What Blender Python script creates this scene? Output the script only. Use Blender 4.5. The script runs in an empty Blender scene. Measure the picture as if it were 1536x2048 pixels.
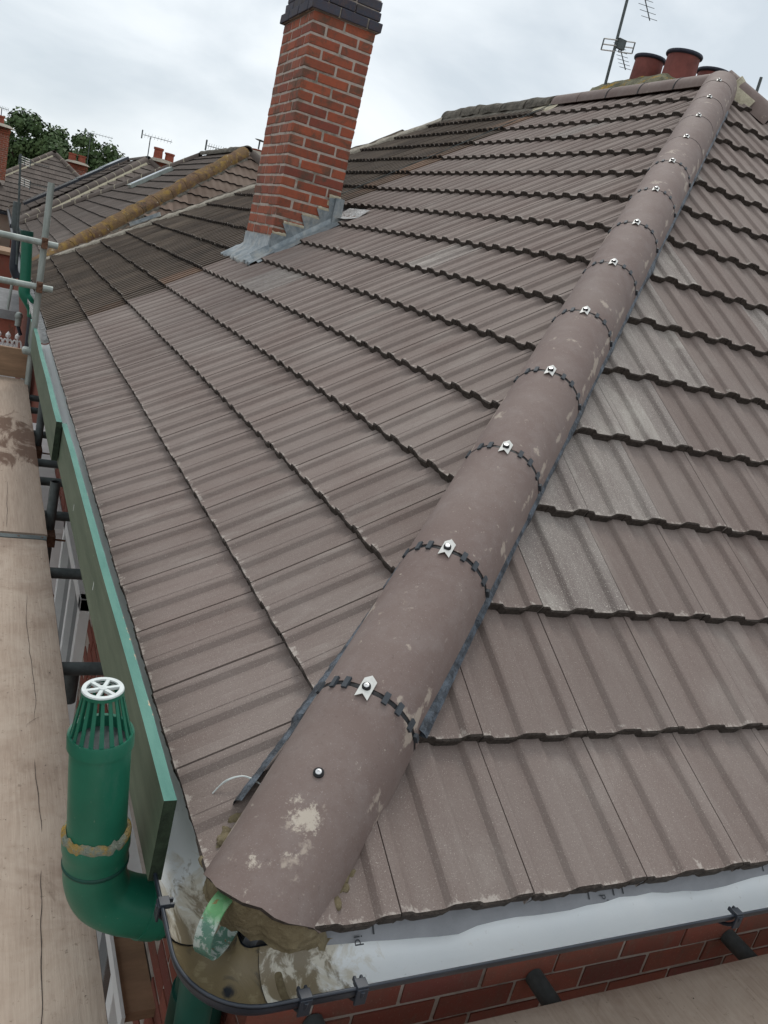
import bpy, bmesh, math, random
from mathutils import Vector, Matrix, noise
random.seed(7)
PI = math.pi
scene = bpy.context.scene
COL = scene.collection
# ------------------------------------------------------------------ camera
CP = Vector((-0.49836, -1.04649, 1.16801))
RR = [Vector((0.88650846, -0.39836346, 0.2353918)), Vector((0.09024736, -0.35009295, -0.93235741)), Vector((0.45382613, 0.84778622, -0.27440911))]
FPX = 1635.09
cd = bpy.data.cameras.new('camera'); cam = bpy.data.objects.new('camera', cd); COL.objects.link(cam)
cd.sensor_fit = 'VERTICAL'; cd.sensor_height = 24; cd.sensor_width = 18; cd.lens = 24 * FPX / 2048
cd.clip_start = 0.02; cd.clip_end = 2000
m = Matrix.Identity(4)
for i in range(3):
    m[i][0] = RR[0][i]; m[i][1] = -RR[1][i]; m[i][2] = -RR[2][i]; m[i][3] = CP[i]
cam.matrix_world = m
scene.camera = cam
def project(p):
    d = Vector(p) - CP
    z = RR[2].dot(d)
    if z < 0.05: return (-9e9, -9e9, z)
    return (768 + FPX * RR[0].dot(d) / z, 1024 + FPX * RR[1].dot(d) / z, z)
def in_frame(p, mg=60):
    u, v, z = project(p)
    return z > 0.05 and -mg < u < 1536 + mg and -mg < v < 2048 + mg
# ------------------------------------------------------------------ world, sun, exposure
SUN_EL, SUN_AZ = math.radians(56), math.radians(24)
w = bpy.data.worlds.new('World'); scene.world = w; w.use_nodes = True
nt = w.node_tree; nt.nodes.clear()
def N(nt, t, **k):
    n = nt.nodes.new(t)
    for a, b in k.items():
        if a.startswith('i_'):
            n.inputs[a[2:].replace('_', ' ')].default_value = b
        else: setattr(n, a, b)
    return n
out = N(nt, 'ShaderNodeOutputWorld'); bg = N(nt, 'ShaderNodeBackground'); bg.inputs['Strength'].default_value = 0.1
sky = N(nt, 'ShaderNodeTexSky', sky_type='NISHITA', sun_disc=False, sun_elevation=SUN_EL, sun_rotation=SUN_AZ)
tc = N(nt, 'ShaderNodeTexCoord'); mp = N(nt, 'ShaderNodeMapping'); mp.inputs['Scale'].default_value = (1.0, 1.0, 2.2)
nt.links.new(tc.outputs['Generated'], mp.inputs['Vector'])
n1 = N(nt, 'ShaderNodeTexNoise'); n1.inputs['Scale'].default_value = 2.6; n1.inputs['Detail'].default_value = 6; n1.inputs['Roughness'].default_value = .5; n1.inputs['Distortion'].default_value = .3
nt.links.new(mp.outputs[0], n1.inputs['Vector'])
cr = N(nt, 'ShaderNodeValToRGB'); e = cr.color_ramp.elements
e[0].position = .34; e[0].color = (6.2, 6.85, 7.4, 1); e[1].position = .66; e[1].color = (9.9, 10.1, 10.3, 1)
x = cr.color_ramp.elements.new(.5); x.color = (8.5, 9.0, 9.35, 1)
nt.links.new(n1.outputs['Fac'], cr.inputs['Fac'])
mx = N(nt, 'ShaderNodeMixRGB'); mx.inputs['Fac'].default_value = .93
nt.links.new(sky.outputs[0], mx.inputs[1]); nt.links.new(cr.outputs[0], mx.inputs[2])
nt.links.new(mx.outputs[0], bg.inputs['Color']); nt.links.new(bg.outputs[0], out.inputs[0])
sd = bpy.data.lights.new('sun', 'SUN'); sun = bpy.data.objects.new('sun', sd); COL.objects.link(sun)
sd.energy = 1.1; sd.angle = math.radians(18); sd.color = (1, .97, .92)
sdir = Vector((math.cos(SUN_EL) * math.sin(SUN_AZ), math.cos(SUN_EL) * math.cos(SUN_AZ), math.sin(SUN_EL)))
sun.rotation_euler = sdir.to_track_quat('Z', 'Y').to_euler(); sun.location = (0, 0, 30)
vs = scene.view_settings
scene.display_settings.display_device = 'sRGB'; vs.view_transform = 'Standard'; vs.look = 'None'; vs.exposure = 0.14; vs.gamma = 1; vs.use_curve_mapping = False
# ------------------------------------------------------------------ materials
class MT:
    def __init__(s, name, rough=.8, metal=0, spec=.3):
        s.m = bpy.data.materials.new(name); s.m.use_nodes = True; s.nt = s.m.node_tree
        s.b = s.nt.nodes['Principled BSDF']; s.b.inputs['Roughness'].default_value = rough; s.b.inputs['Metallic'].default_value = metal
        s.b.inputs['Specular IOR Level'].default_value = spec
        s.pos = N(s.nt, 'ShaderNodeNewGeometry').outputs['Position']
        s.tcn = N(s.nt, 'ShaderNodeTexCoord'); s.oi = N(s.nt, 'ShaderNodeObjectInfo')
    def L(s, a, b): s.nt.links.new(a, b)
    def rgb(s, c):
        n = N(s.nt, 'ShaderNodeRGB'); n.outputs[0].default_value = (*c, 1); return n.outputs[0]
    def noise(s, scale, detail=3, rough=.6, vec=None, stretch=None, seed=None, dist=0):
        v = vec if vec is not None else s.pos
        if seed is not None or stretch is not None:
            mm = N(s.nt, 'ShaderNodeMapping'); s.L(v, mm.inputs['Vector'])
            if stretch: mm.inputs['Scale'].default_value = stretch
            if seed is not None:
                if seed == 'obj':
                    q = N(s.nt, 'ShaderNodeVectorMath', operation='SCALE'); q.inputs[0].default_value = (37, 53, 71)
                    s.L(s.oi.outputs['Random'], q.inputs['Scale']); s.L(q.outputs[0], mm.inputs['Location'])
                else: mm.inputs['Location'].default_value = (seed, seed * 1.7, seed * .3)
            v = mm.outputs[0]
        n = N(s.nt, 'ShaderNodeTexNoise'); n.inputs['Scale'].default_value = scale; n.inputs['Detail'].default_value = detail; n.inputs['Roughness'].default_value = rough
        n.inputs['Distortion'].default_value = dist
        s.L(v, n.inputs['Vector']); return n.outputs['Fac']
    def ramp(s, f, a, b, lo=0., hi=1.):
        n = N(s.nt, 'ShaderNodeMapRange'); n.inputs[1].default_value = a; n.inputs[2].default_value = b; n.inputs[3].default_value = lo; n.inputs[4].default_value = hi
        s.L(f, n.inputs[0]); return n.outputs[0]
    def mix(s, f, a, b, mode='MIX'):
        n = N(s.nt, 'ShaderNodeMixRGB', blend_type=mode)
        for i, q in ((0, f), (1, a), (2, b)):
            if isinstance(q, (int, float)): n.inputs[i].default_value = q
            elif isinstance(q, tuple): n.inputs[i].default_value = (*q, 1)
            else: s.L(q, n.inputs[i])
        return n.outputs[0]
    def math(s, op, a, b=0.):
        n = N(s.nt, 'ShaderNodeMath', operation=op)
        for i, q in ((0, a), (1, b)):
            if isinstance(q, (int, float)): n.inputs[i].default_value = q
            else: s.L(q, n.inputs[i])
        return n.outputs[0]
    def col(s, c):
        if isinstance(c, tuple): s.b.inputs['Base Color'].default_value = (*c, 1)
        else: s.L(c, s.b.inputs['Base Color'])
        return s
    def bump(s, f, st=.3, dist=.01):
        n = N(s.nt, 'ShaderNodeBump'); n.inputs['Strength'].default_value = st; n.inputs['Distance'].default_value = dist
        s.L(f, n.inputs['Height']); s.L(n.outputs[0], s.b.inputs['Normal']); return s
def flat(name, c, rough=.6, metal=0, var=.15, scale=20, bump=.15, bd=.003, stretch=None, spec=.3):
    t = MT(name, rough, metal, spec); n = t.noise(scale, 5, .65, stretch=stretch)
    c2 = tuple(max(0, q * (1 - var)) for q in c); c3 = tuple(q * (1 + var) for q in c)
    t.col(t.mix(t.ramp(n, .3, .7), c2, c3)); t.bump(t.noise(scale * 4, 3), bump, bd); return t.m
def tile_mat(name, a, b, dust, amt=1., orange=None, rnd=.05):
    t = MT(name, .86, spec=.25); P = t.pos; O = t.tcn.outputs['Object']
    c = t.mix(t.ramp(t.noise(2.2, 4), .35, .65), a, b)
    st = t.noise(26, 4, .7, vec=O, stretch=(1, .12, 1), seed='obj')                 # grain running down the tile
    c = t.mix(t.ramp(st, .35, .75, 0, .13 * amt), c, dust)
    pa = t.noise(5, 5, .7, vec=O, stretch=(1.4, .5, 1), seed='obj', dist=.6)
    c = t.mix(t.ramp(pa, .54, .74, 0, .3 * amt), c, dust)
    fs = t.noise(420, 2, .6)
    c = t.mix(t.ramp(fs, .6, .72, 0, .5 * amt), c, tuple(min(1, q * 1.6) for q in dust))
    c = t.mix(t.ramp(t.noise(300, 2, .6, seed=9), .6, .75, 0, .45), c, tuple(q * .4 for q in a))
    so = N(t.nt, 'ShaderNodeSeparateXYZ'); t.L(O, so.inputs[0])
    lip = t.ramp(so.outputs[1], .004, .03, .16, -.05)
    c = t.mix(t.ramp(t.math('ADD', t.noise(48, 5, .7, vec=O, seed='obj', stretch=(1, .7, 1)), lip), .64, .72, 0, .55), c, (.5, .45, .4))
    c = t.mix(t.ramp(t.noise(1.1, 3, .5, seed=40), .52, .72, 0, .14), c, tuple(q * 1.25 for q in dust))
    v = t.ramp(t.oi.outputs['Random'], 0, 1, 1 - rnd, 1 + rnd)
    cc = N(t.nt, 'ShaderNodeVectorMath', operation='SCALE'); t.L(c, cc.inputs[0]); t.L(v, cc.inputs['Scale'])
    t.col(cc.outputs[0]); t.bump(t.noise(260, 4, .7), .35, .0025); return t.m
M = {}
M['tile'] = tile_mat('tile_concrete', (.172, .130, .114), (.204, .163, .145), (.36, .325, .29))
M['tile_dust'] = tile_mat('tile_concrete_dusty', (.178, .146, .132), (.22, .188, .172), (.44, .41, .365), 2.2)
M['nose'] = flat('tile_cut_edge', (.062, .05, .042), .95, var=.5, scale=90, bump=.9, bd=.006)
M['oldtile'] = tile_mat('old_tile', (.05, .036, .027), (.09, .067, .05), (.2, .165, .125), .8, rnd=.18)
M['oldtile_orange'] = tile_mat('old_tile_unweathered', (.15, .09, .06), (.075, .054, .04), (.28, .2, .14), 1.2, rnd=.35)
M['oldnose'] = flat('old_tile_edge', (.028, .022, .018), .95, var=.5, scale=60, bump=.8, bd=.006)
M['redtile'] = tile_mat('old_red_brown_tile', (.13, .088, .066), (.18, .128, .1), (.3, .25, .2), .6, rnd=.22)
M['darktile'] = tile_mat('dark_brown_tile', (.09, .072, .062), (.125, .1, .086), (.22, .2, .18), .5, rnd=.14)
def hipm():
    t = MT('hip_tile_concrete', .72, spec=.3); O = t.tcn.outputs['Object']
    c = t.mix(t.ramp(t.noise(3, 4), .35, .65), (.16, .116, .102), (.186, .141, .124))
    c = t.mix(t.ramp(t.noise(14, 5, .7, seed='obj', vec=O), .45, .75, 0, .25), c, (.3, .265, .25))
    c = t.mix(t.ramp(t.noise(7, 7, .75, vec=O, seed='obj', dist=.8), .66, .74, 0, .45), c, (.42, .37, .32))
    P = t.pos
    for (px, rad, amt) in (((.20, .02), .055, .30), ((.13, .035), .03, .26), ((.09, -.02), .03, .24)):
        q = Vector((1, 1, .731)).normalized() * px[0] + Vector((-.325, -.325, .888)) * .149 + Vector((.7071, -.7071, 0)) * px[1]
        dn = N(t.nt, 'ShaderNodeVectorMath', operation='DISTANCE'); t.L(P, dn.inputs[0]); dn.inputs[1].default_value = q
        g = t.ramp(dn.outputs['Value'], 0, rad, amt, 0.)
        c = t.mix(t.ramp(t.math('ADD', t.noise(38, 7, .8, seed=px[0] * 9), g), .64, .72, 0, .75), c, (.52, .46, .38))
    sp = N(t.nt, 'ShaderNodeSeparateXYZ'); t.L(P, sp.inputs[0])
    l = t.math('ABSOLUTE', t.math('SUBTRACT', t.math('ABSOLUTE', t.math('SUBTRACT', sp.outputs[0], sp.outputs[1])), .152))
    pk = t.ramp(l, 0, .010, .12, 0)
    c = t.mix(t.ramp(t.math('ADD', t.noise(9, 5, .7, seed=31), pk), .62, .68, 0, .5), c, (.5, .43, .35))
    c = t.mix(t.ramp(t.noise(330, 2), .63, .74, 0, .4), c, (.42, .38, .36))
    c = t.mix(t.ramp(t.noise(120, 3, .6, stretch=(1, 1, .3)), .62, .75, 0, .35), c, (.08, .06, .055))
    v = t.ramp(t.oi.outputs['Random'], 0, 1, .92, 1.08)
    cc = N(t.nt, 'ShaderNodeVectorMath', operation='SCALE'); t.L(c, cc.inputs[0]); t.L(v, cc.inputs['Scale'])
    t.col(cc.outputs[0]); t.bump(t.noise(240, 4, .7), .22, .002); return t.m
M['hip'] = hipm()
def brickm(name, cs, grime=.35):
    t = MT(name, .85, spec=.25); r = t.oi.outputs['Random']
    n = N(t.nt, 'ShaderNodeValToRGB'); n.color_ramp.interpolation = 'LINEAR'
    el = n.color_ramp.elements
    while len(el) < len(cs): el.new(.5)
    for i, c in enumerate(cs): el[i].position = i / (len(cs) - 1); el[i].color = (*c, 1)
    t.L(r, n.inputs[0]); c = n.outputs[0]
    c = t.mix(t.ramp(t.noise(35, 5, .7), .4, .7, 0, .35), c, (.12, .06, .045))
    c = t.mix(t.ramp(t.noise(6, 6, .75, dist=.5), .49, .62, 0, grime), c, (.085, .075, .055))
    c = t.mix(t.ramp(t.noise(24, 6, .75, stretch=(1, 1, .3), seed=5), .56, .66, 0, .5), c, (.13, .085, .065))
    c = t.mix(t.ramp(t.noise(160, 3), .6, .75, 0, .3), c, (.4, .27, .22))
    t.col(c); t.bump(t.noise(120, 5, .75), .4, .004); return t.m
M['brick'] = brickm('red_brick', [(.27, .07, .04), (.32, .098, .055), (.37, .1, .052), (.23, .068, .048), (.34, .115, .07)], .75)
M['wallbrick'] = brickm('wall_brick', [(.16, .045, .032), (.2, .06, .04), (.23, .075, .052), (.14, .042, .035)], .3)
M['bluebrick'] = brickm('blue_brick', [(.045, .053, .075), (.065, .072, .095), (.05, .056, .075)], .5)
def mortm(name, a, b, dark):
    t = MT(name, .95); c = t.mix(t.ramp(t.noise(18, 5, .7), .3, .7), a, b)
    c = t.mix(t.ramp(t.noise(4, 5, .7), .5, .62, 0, .8), c, dark)
    t.col(c); t.bump(t.noise(140, 5, .75), .6, .006); return t.m
M['mortar'] = mortm('brick_mortar', (.34, .29, .25), (.52, .45, .39), (.14, .135, .105))
M['wmortar'] = mortm('wall_mortar', (.3, .26, .225), (.4, .35, .31), (.16, .135, .115))
def freshm():
    t = MT('fresh_mortar', .8, spec=.35); c = t.mix(t.ramp(t.noise(12, 6, .7, dist=1.), .35, .65), (.13, .1, .055), (.22, .18, .105))
    c = t.mix(t.ramp(t.noise(30, 5, .7, seed=4), .55, .7, 0, .7), c, (.32, .27, .18)); t.col(c); t.bump(t.noise(60, 6, .75), .8, .008); return t.m
M['fresh'] = freshm()
M['cement'] = flat('grey_cement', (.3, .27, .22), .9, var=.4, scale=25, bump=.7, bd=.01)
M['buff'] = flat('buff_pointing', (.42, .38, .28), .9, var=.25, scale=30, bump=.5, bd=.006)
def leadm():
    t = MT('lead_sheet', .5, .35, .5); c = t.mix(t.ramp(t.noise(9, 5, .7, dist=1.2), .35, .65), (.15, .18, .2), (.31, .34, .35))
    c = t.mix(t.ramp(t.noise(5, 6, .75, seed=3), .5, .65, 0, .7), c, (.42, .4, .35)); t.col(c); t.bump(t.noise(22, 4), .5, .01); return t.m
M['lead'] = leadm()
def gutm():
    t = MT('white_pvc_gutter', .38, spec=.5); P = t.pos
    sp = N(t.nt, 'ShaderNodeSeparateXYZ'); t.L(P, sp.inputs[0])
    dd = t.math('ADD', t.math('MAXIMUM', sp.outputs[0], sp.outputs[1]), 0.)
    near = t.ramp(dd, .12, .36, .17, -.24)
    nz = t.noise(11, 6, .62, dist=1.4)
    k = t.math('ADD', nz, near)
    c = t.mix(t.ramp(t.noise(6, 3), .4, .7, 0, 1), (.84, .87, .88), (.88, .9, .9))
    c = t.mix(t.ramp(k, .46, .6, 0, .85), c, (.6, .55, .44))
    st = t.noise(24, 6, .7, stretch=(1, .35, 1), seed=11, dist=.6); c = t.mix(t.ramp(t.math('ADD', st, t.math('MULTIPLY', near, .9)), .57, .67, 0, .9), c, (.2, .155, .09))
    c = t.mix(t.ramp(t.noise(55, 6, .75, seed=7), .64, .68, 0, .35), c, (.35, .33, .28))
    t.col(c); t.bump(nz, .2, .006); return t.m
M['gutter_in'] = gutm()
def navy():
    t = MT('black_pvc', .42, spec=.5); nz = t.noise(13, 6, .65, dist=1.2)
    c = t.mix(t.ramp(t.noise(8, 3), .4, .7), (.014, .019, .028), (.03, .037, .05)); t.col(c); return t.m
M['black'] = navy()
def cornm():
    t = MT('muddy_black_pvc', .5, spec=.5); nz = t.noise(12, 6, .6, dist=1.6)
    c = t.mix(t.ramp(nz, .36, .46), (.02, .024, .032), (.2, .155, .085)); c = t.mix(t.ramp(t.noise(26, 5, .7, seed=3), .55, .65, 0, .6), c, (.32, .27, .16))
    t.col(c); t.bump(nz, .4, .01); return t.m
M['corner'] = cornm()
M['tab'] = flat('grey_black_plastic', (.045, .052, .06), .55, var=.1, scale=30, bump=.05)
def rollm():
    t = MT('blue_grey_hip_roll', .45, .1, .5); c = t.mix(t.ramp(t.noise(26, 5, .7), .42, .58), (.02, .026, .034), (.085, .105, .13)); t.col(c); t.bump(t.noise(45, 5, .75), .8, .01); return t.m
M['roll'] = rollm()
M['alu'] = flat('aluminium_plate', (.66, .65, .61), .35, .6, var=.1, scale=60, bump=.1)
M['steel'] = flat('steel_screw', (.6, .6, .6), .3, .9, var=.1, scale=60, bump=.05)
M['rubber'] = flat('black_rubber', (.01, .01, .011), .5, bump=.05)
def galvm():
    t = MT('galvanised_tube', .5, .35, .5); c = t.mix(t.ramp(t.noise(14, 5, .7, stretch=(1, 1, .25)), .35, .7), (.24, .27, .25), (.4, .44, .41))
    c = t.mix(t.ramp(t.noise(10, 6, .75, seed=2), .6, .7, 0, .5), c, (.17, .14, .11)); t.col(c); t.bump(t.noise(90, 4), .2, .002); return t.m
M['galv'] = galvm()
M['galvdark'] = flat('grey_painted_tube', (.085, .1, .1), .55, .2, var=.3, scale=22, bump=.2)
M['rust'] = flat('rusty_coupler', (.13, .07, .045), .8, .2, var=.5, scale=50, bump=.5)
def gwoodm():
    t = MT('green_painted_board', .6, spec=.3); c = t.mix(t.ramp(t.noise(7, 5, .7, stretch=(2, .35, 3)), .35, .68), (.075, .105, .068), (.125, .155, .105))
    c = t.mix(t.ramp(t.noise(16, 7, .75, stretch=(2, .5, 2), seed=6), .66, .69, 0, .7), c, (.3, .42, .27)); t.col(c); t.bump(t.noise(40, 5, .7, stretch=(3, .3, 3)), .3, .004); return t.m
M['gwood'] = gwoodm()
def gtopm():
    t = MT('green_painted_edge', .6, spec=.3); c = t.mix(t.ramp(t.noise(9, 5, .7, stretch=(2, .4, 3)), .35, .68), (.06, .185, .15), (.1, .25, .2))
    sp = N(t.nt, 'ShaderNodeSeparateXYZ'); t.L(t.pos, sp.inputs[0])
    ed = t.ramp(sp.outputs[0], -.118, -.104, -.16, .08)
    c = t.mix(t.ramp(t.math('ADD', t.noise(14, 6, .7, stretch=(1, .4, 1), seed=2), ed), .66, .68, 0, .95), c, (.52, .36, .24)); t.col(c); t.bump(t.noise(60, 4), .3, .003); return t.m
M['gtop'] = gtopm()
M['gdark'] = flat('dark_green_end_grain', (.022, .035, .02), .85, var=.5, scale=35, bump=.6)
def gpm():
    t = MT('green_painted_pipe', .4, spec=.5); c = t.mix(t.ramp(t.noise(7, 4, .6), .35, .65), (.009, .115, .068), (.014, .15, .09))
    c = t.mix(t.ramp(t.noise(14, 6, .75, seed=3, stretch=(1, 1, .4)), .6, .72, 0, .35), c, (.06, .16, .12)); c = t.mix(t.ramp(t.noise(90, 4, .7, seed=5), .68, .72, 0, .5), c, (.25, .3, .25)); t.col(c); t.bump(t.noise(60, 4), .1, .002); return t.m
M['gpipe'] = gpm()
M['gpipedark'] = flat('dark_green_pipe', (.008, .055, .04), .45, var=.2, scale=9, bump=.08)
M['capwhite'] = flat('worn_white_cap', (.62, .66, .64), .5, var=.15, scale=60, bump=.15)
def lich():
    t = MT('yellow_lichen', .95); c = t.mix(t.ramp(t.noise(60, 5, .7), .35, .65), (.42, .24, .03), (.3, .25, .13)); c = t.mix(t.ramp(t.noise(22, 6, .75, seed=3), .45, .56), c, (.22, .24, .19)); t.col(c); t.bump(t.noise(110, 4, .7), 1, .01); return t.m
M['lichen'] = lich()
def lhip():
    t = MT('lichen_covered_ridge', .95); c = t.mix(t.ramp(t.noise(2.4, 6, .75), .38, .62), (.13, .075, .05), (.19, .12, .055)); c = t.mix(t.ramp(t.noise(6, 6, .75, seed=13), .5, .62, 0, .8), c, (.29, .18, .04)); c = t.mix(t.ramp(t.noise(9, 6, .75, seed=3), .62, .66), c, (.42, .37, .3)); c = t.mix(t.ramp(t.noise(4, 6, .75, seed=8), .55, .66, 0, .8), c, (.05, .042, .032)); t.col(c); t.bump(t.noise(25, 5, .75), 1, .03); return t.m
M['lichhip'] = lhip()
def mossm():
    t = MT('mossy_flaunching', .95); c = t.mix(t.ramp(t.noise(9, 6, .75), .4, .6), (.1, .095, .06), (.2, .19, .12)); c = t.mix(t.ramp(t.noise(6, 5, .75, seed=5), .55, .62), c, (.35, .21, .03)); t.col(c); t.bump(t.noise(30, 5, .75), 1, .02); return t.m
M['moss'] = mossm()
M['oldridge'] = flat('weathered_ridge', (.12, .108, .088), .95, var=.6, scale=16, bump=1, bd=.02)
def boardm():
    t = MT('weathered_scaffold_board', .85, spec=.2); P = t.pos
    g = t.noise(30, 6, .7, stretch=(4, .18, 1), dist=.4)
    c = t.mix(t.ramp(g, .3, .7), (.32, .245, .192), (.43, .342, .272))
    c = t.mix(t.ramp(t.noise(5, 5, .7, dist=.8), .42, .68, 0, .5), c, (.5, .42, .345))
    c = t.mix(t.ramp(t.noise(60, 4, .7, seed=3), .62, .7, 0, .5), c, (.12, .085, .06))
    c = t.mix(t.ramp(t.noise(9, 6, .75, seed=23, stretch=(1, .5, 1), dist=.6), .6, .72, 0, .5), c, (.17, .12, .09)); c = t.mix(t.ramp(t.noise(13, 6, .8, seed=29, dist=.8), .66, .72, 0, .5), c, (.5, .46, .4))
    c = t.mix(t.ramp(t.noise(2.2, 5, .65, seed=12, dist=.5), .55, .68, 0, .55), c, (.2, .135, .1))
    t.col(c); t.bump(g, .5, .004); return t.m
M['board'] = boardm()
def stainm():
    t = MT('mud_stained_board', .85, spec=.2)
    g = t.noise(30, 6, .7, stretch=(4, .18, 1), dist=.4); c = t.mix(t.ramp(g, .3, .7), (.32, .245, .192), (.43, .342, .272))
    sp = N(t.nt, 'ShaderNodeSeparateXYZ'); t.L(t.pos, sp.inputs[0])
    b = t.math('MULTIPLY', t.ramp(sp.outputs[1], 3.2, 3.9, -.3, .12), 1.); b2 = t.ramp(sp.outputs[1], 4.7, 5.3, 0, -.25)
    k = t.math('ADD', t.math('ADD', t.noise(6, 6, .7, stretch=(1.6, .5, 1), dist=.8), b), b2)
    c = t.mix(t.ramp(k, .53, .64, 0, .85), c, (.105, .055, .035)); t.col(c); t.bump(g, .5, .004); return t.m
M['stain'] = stainm()
M['brownboard'] = flat('brown_board', (.27, .17, .105), .8, var=.25, scale=14, bump=.3, stretch=(.3, 1, 2))
M['felt'] = flat('grey_underlay', (.25, .255, .27), .6, var=.12, scale=12, bump=.25, bd=.01)
M['print'] = flat('dark_print', (.05, .055, .06), .7, bump=0)
M['white'] = flat('white_upvc', (.7, .71, .7), .45, var=.08, scale=8, bump=.05)
M['flake'] = flat('flaking_white_paint', (.55, .55, .54), .8, var=.4, scale=20, bump=1, bd=.03)
M['cream'] = flat('cream_render', (.58, .5, .43), .9, var=.06, scale=3, bump=.2)
M['pot'] = flat('terracotta_pot', (.17, .052, .042), .7, var=.3, scale=9, bump=.2)
M['potrim'] = flat('dark_pot_rim', (.03, .033, .05), .5, var=.3, scale=12, bump=.2)
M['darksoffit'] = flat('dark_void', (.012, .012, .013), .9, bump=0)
M['glass'] = flat('window_glass', (.02, .025, .03), .08, spec=.6, bump=0)
M['panel'] = flat('solar_panel', (.015, .02, .03), .15, spec=.6, var=.1, bump=0)
M['soil'] = flat('brown_ground', (.11, .075, .055), .95, var=.4, scale=2, bump=.6, bd=.05)
M['greyroof'] = flat('grey_felt_roof', (.2, .2, .2), .9, var=.25, scale=6, bump=.5)
M['leaf'] = None
def leafm(nm, a, b):
    t = MT(nm, .65, spec=.25); c = t.mix(t.ramp(t.noise(.7, 3), .35, .65), a, b); c = t.mix(t.ramp(t.noise(9, 2), .3, .7, 0, .6), c, tuple(q * .5 for q in a)); t.col(c)
    t.b.inputs['Subsurface Weight'].default_value = 0; return t.m
M['leaf'] = leafm('green_leaves', (.052, .095, .033), (.1, .15, .055)); M['leaf2'] = leafm('olive_leaves', (.07, .11, .04), (.14, .155, .065))
M['bark'] = flat('bark', (.07, .055, .04), .95, var=.4, scale=6, bump=.8, bd=.03)
M['greenstrap'] = None
def strapm():
    t = MT('chalky_green_iron', .65, .1); c = t.mix(t.ramp(t.noise(45, 6, .7, dist=.5), .48, .56), (.1, .2, .15), (.42, .47, .43))
    sp = N(t.nt, 'ShaderNodeSeparateXYZ'); t.L(t.pos, sp.inputs[0])
    k = t.ramp(sp.outputs[2], .088, .104, 0, .85)
    c = t.mix(k, c, (.12, .31, .12)); c = t.mix(t.ramp(t.noise(70, 5, .7, seed=5), .62, .66, 0, .8), c, (.25, .09, .03)); t.col(c); t.bump(t.noise(80, 4), .5, .003); return t.m
M['greenstrap'] = strapm()
# ------------------------------------------------------------------ mesh helpers
class MB:
    def __init__(s): s.v = []; s.f = []; s.mi = []; s.mats = []
    def mat(s, m):
        if m not in s.mats: s.mats.append(m)
        return s.mats.index(m)
    def add(s, vs, fs, m):
        o = len(s.v); s.v += [tuple(q) for q in vs]; k = s.mat(m)
        for f in fs: s.f.append(tuple(i + o for i in f)); s.mi.append(k)
    def box(s, lo, hi, m, mt=None, jit=0):
        vs = []
        for z in (lo[2], hi[2]):
            for y in (lo[1], hi[1]):
                for x in (lo[0], hi[0]):
                    p = Vector((x, y, z))
                    if jit: p += Vector([random.uniform(-jit, jit) for _ in range(3)])
                    vs.append(mt @ p if mt else p)
        s.add(vs, [(0, 2, 3, 1), (4, 5, 7, 6), (0, 1, 5, 4), (2, 6, 7, 3), (0, 4, 6, 2), (1, 3, 7, 5)], m)
    def tube(s, pts, r, m, n=12, cap=True, rf=None):
        pts = [Vector(p) for p in pts]; rings = []
        prev = None
        for i, p in enumerate(pts):
            d = (pts[min(i + 1, len(pts) - 1)] - pts[max(i - 1, 0)]).normalized()
            if prev is None:
                a = d.orthogonal().normalized()
            else:
                a = (prev - d * prev.dot(d)).normalized()
            prev = a; b = d.cross(a); rr = rf(i) if rf else r
            rings.append([p + (a * math.cos(2 * PI * k / n) + b * math.sin(2 * PI * k / n)) * rr for k in range(n)])
        vs = [q for R in rings for q in R]; fs = []
        for i in range(len(rings) - 1):
            for k in range(n): fs.append((i * n + k, i * n + (k + 1) % n, (i + 1) * n + (k + 1) % n, (i + 1) * n + k))
        if cap: fs.append(tuple(range(n - 1, -1, -1))); fs.append(tuple((len(rings) - 1) * n + k for k in range(n)))
        s.add(vs, fs, m)
    def grid(s, rows, m, close=False):
        nR, nC = len(rows), len(rows[0]); vs = [q for R in rows for q in R]; fs = []
        for i in range(nR - 1):
            for k in range(nC - 1 + (1 if close else 0)):
                k2 = (k + 1) % nC; fs.append((i * nC + k, i * nC + k2, (i + 1) * nC + k2, (i + 1) * nC + k))
        s.add(vs, fs, m)
    def lathe(s, prof, c, ax, m, n=24):
        ax = Vector(ax).normalized(); a = ax.orthogonal().normalized(); b = ax.cross(a); c = Vector(c)
        rows = [[c + ax * h + (a * math.cos(2 * PI * k / n) + b * math.sin(2 * PI * k / n)) * r for k in range(n)] for r, h in prof]
        s.grid(rows, m, True)
    def mesh(s, name, smooth=None):
        me = bpy.data.meshes.new(name); me.from_pydata(s.v, [], s.f)
        for mm in s.mats: me.materials.append(M[mm])
        me.polygons.foreach_set('material_index', s.mi)
        me.update()
        if smooth is not None:
            me.polygons.foreach_set('use_smooth', [True] * len(me.polygons))
            try: me.set_sharp_from_angle(angle=math.radians(smooth))
            except Exception: pass
        return me
    def obj(s, name, parent=None, smooth=None, bev=0, **k):
        return link(name, s.mesh(name, smooth), parent, bev=bev, **k)
def link(name, data, parent=None, mw=None, bev=0, **k):
    o = bpy.data.objects.new(name, data); COL.objects.link(o)
    if mw is not None: o.matrix_world = mw
    if parent is not None:
        o.parent = parent; o.matrix_parent_inverse = PINV.setdefault(parent.name, parent_inv(parent))
    if bev:
        b = o.modifiers.new('bevel', 'BEVEL'); b.width = bev; b.segments = 2; b.limit_method = 'ANGLE'
    for a, b in k.items(): o[a] = b
    return o
PINV = {}; LOC = {}
def parent_inv(p):
    return Matrix.Translation(-LOC.get(p.name, Vector((0, 0, 0))))
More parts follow.
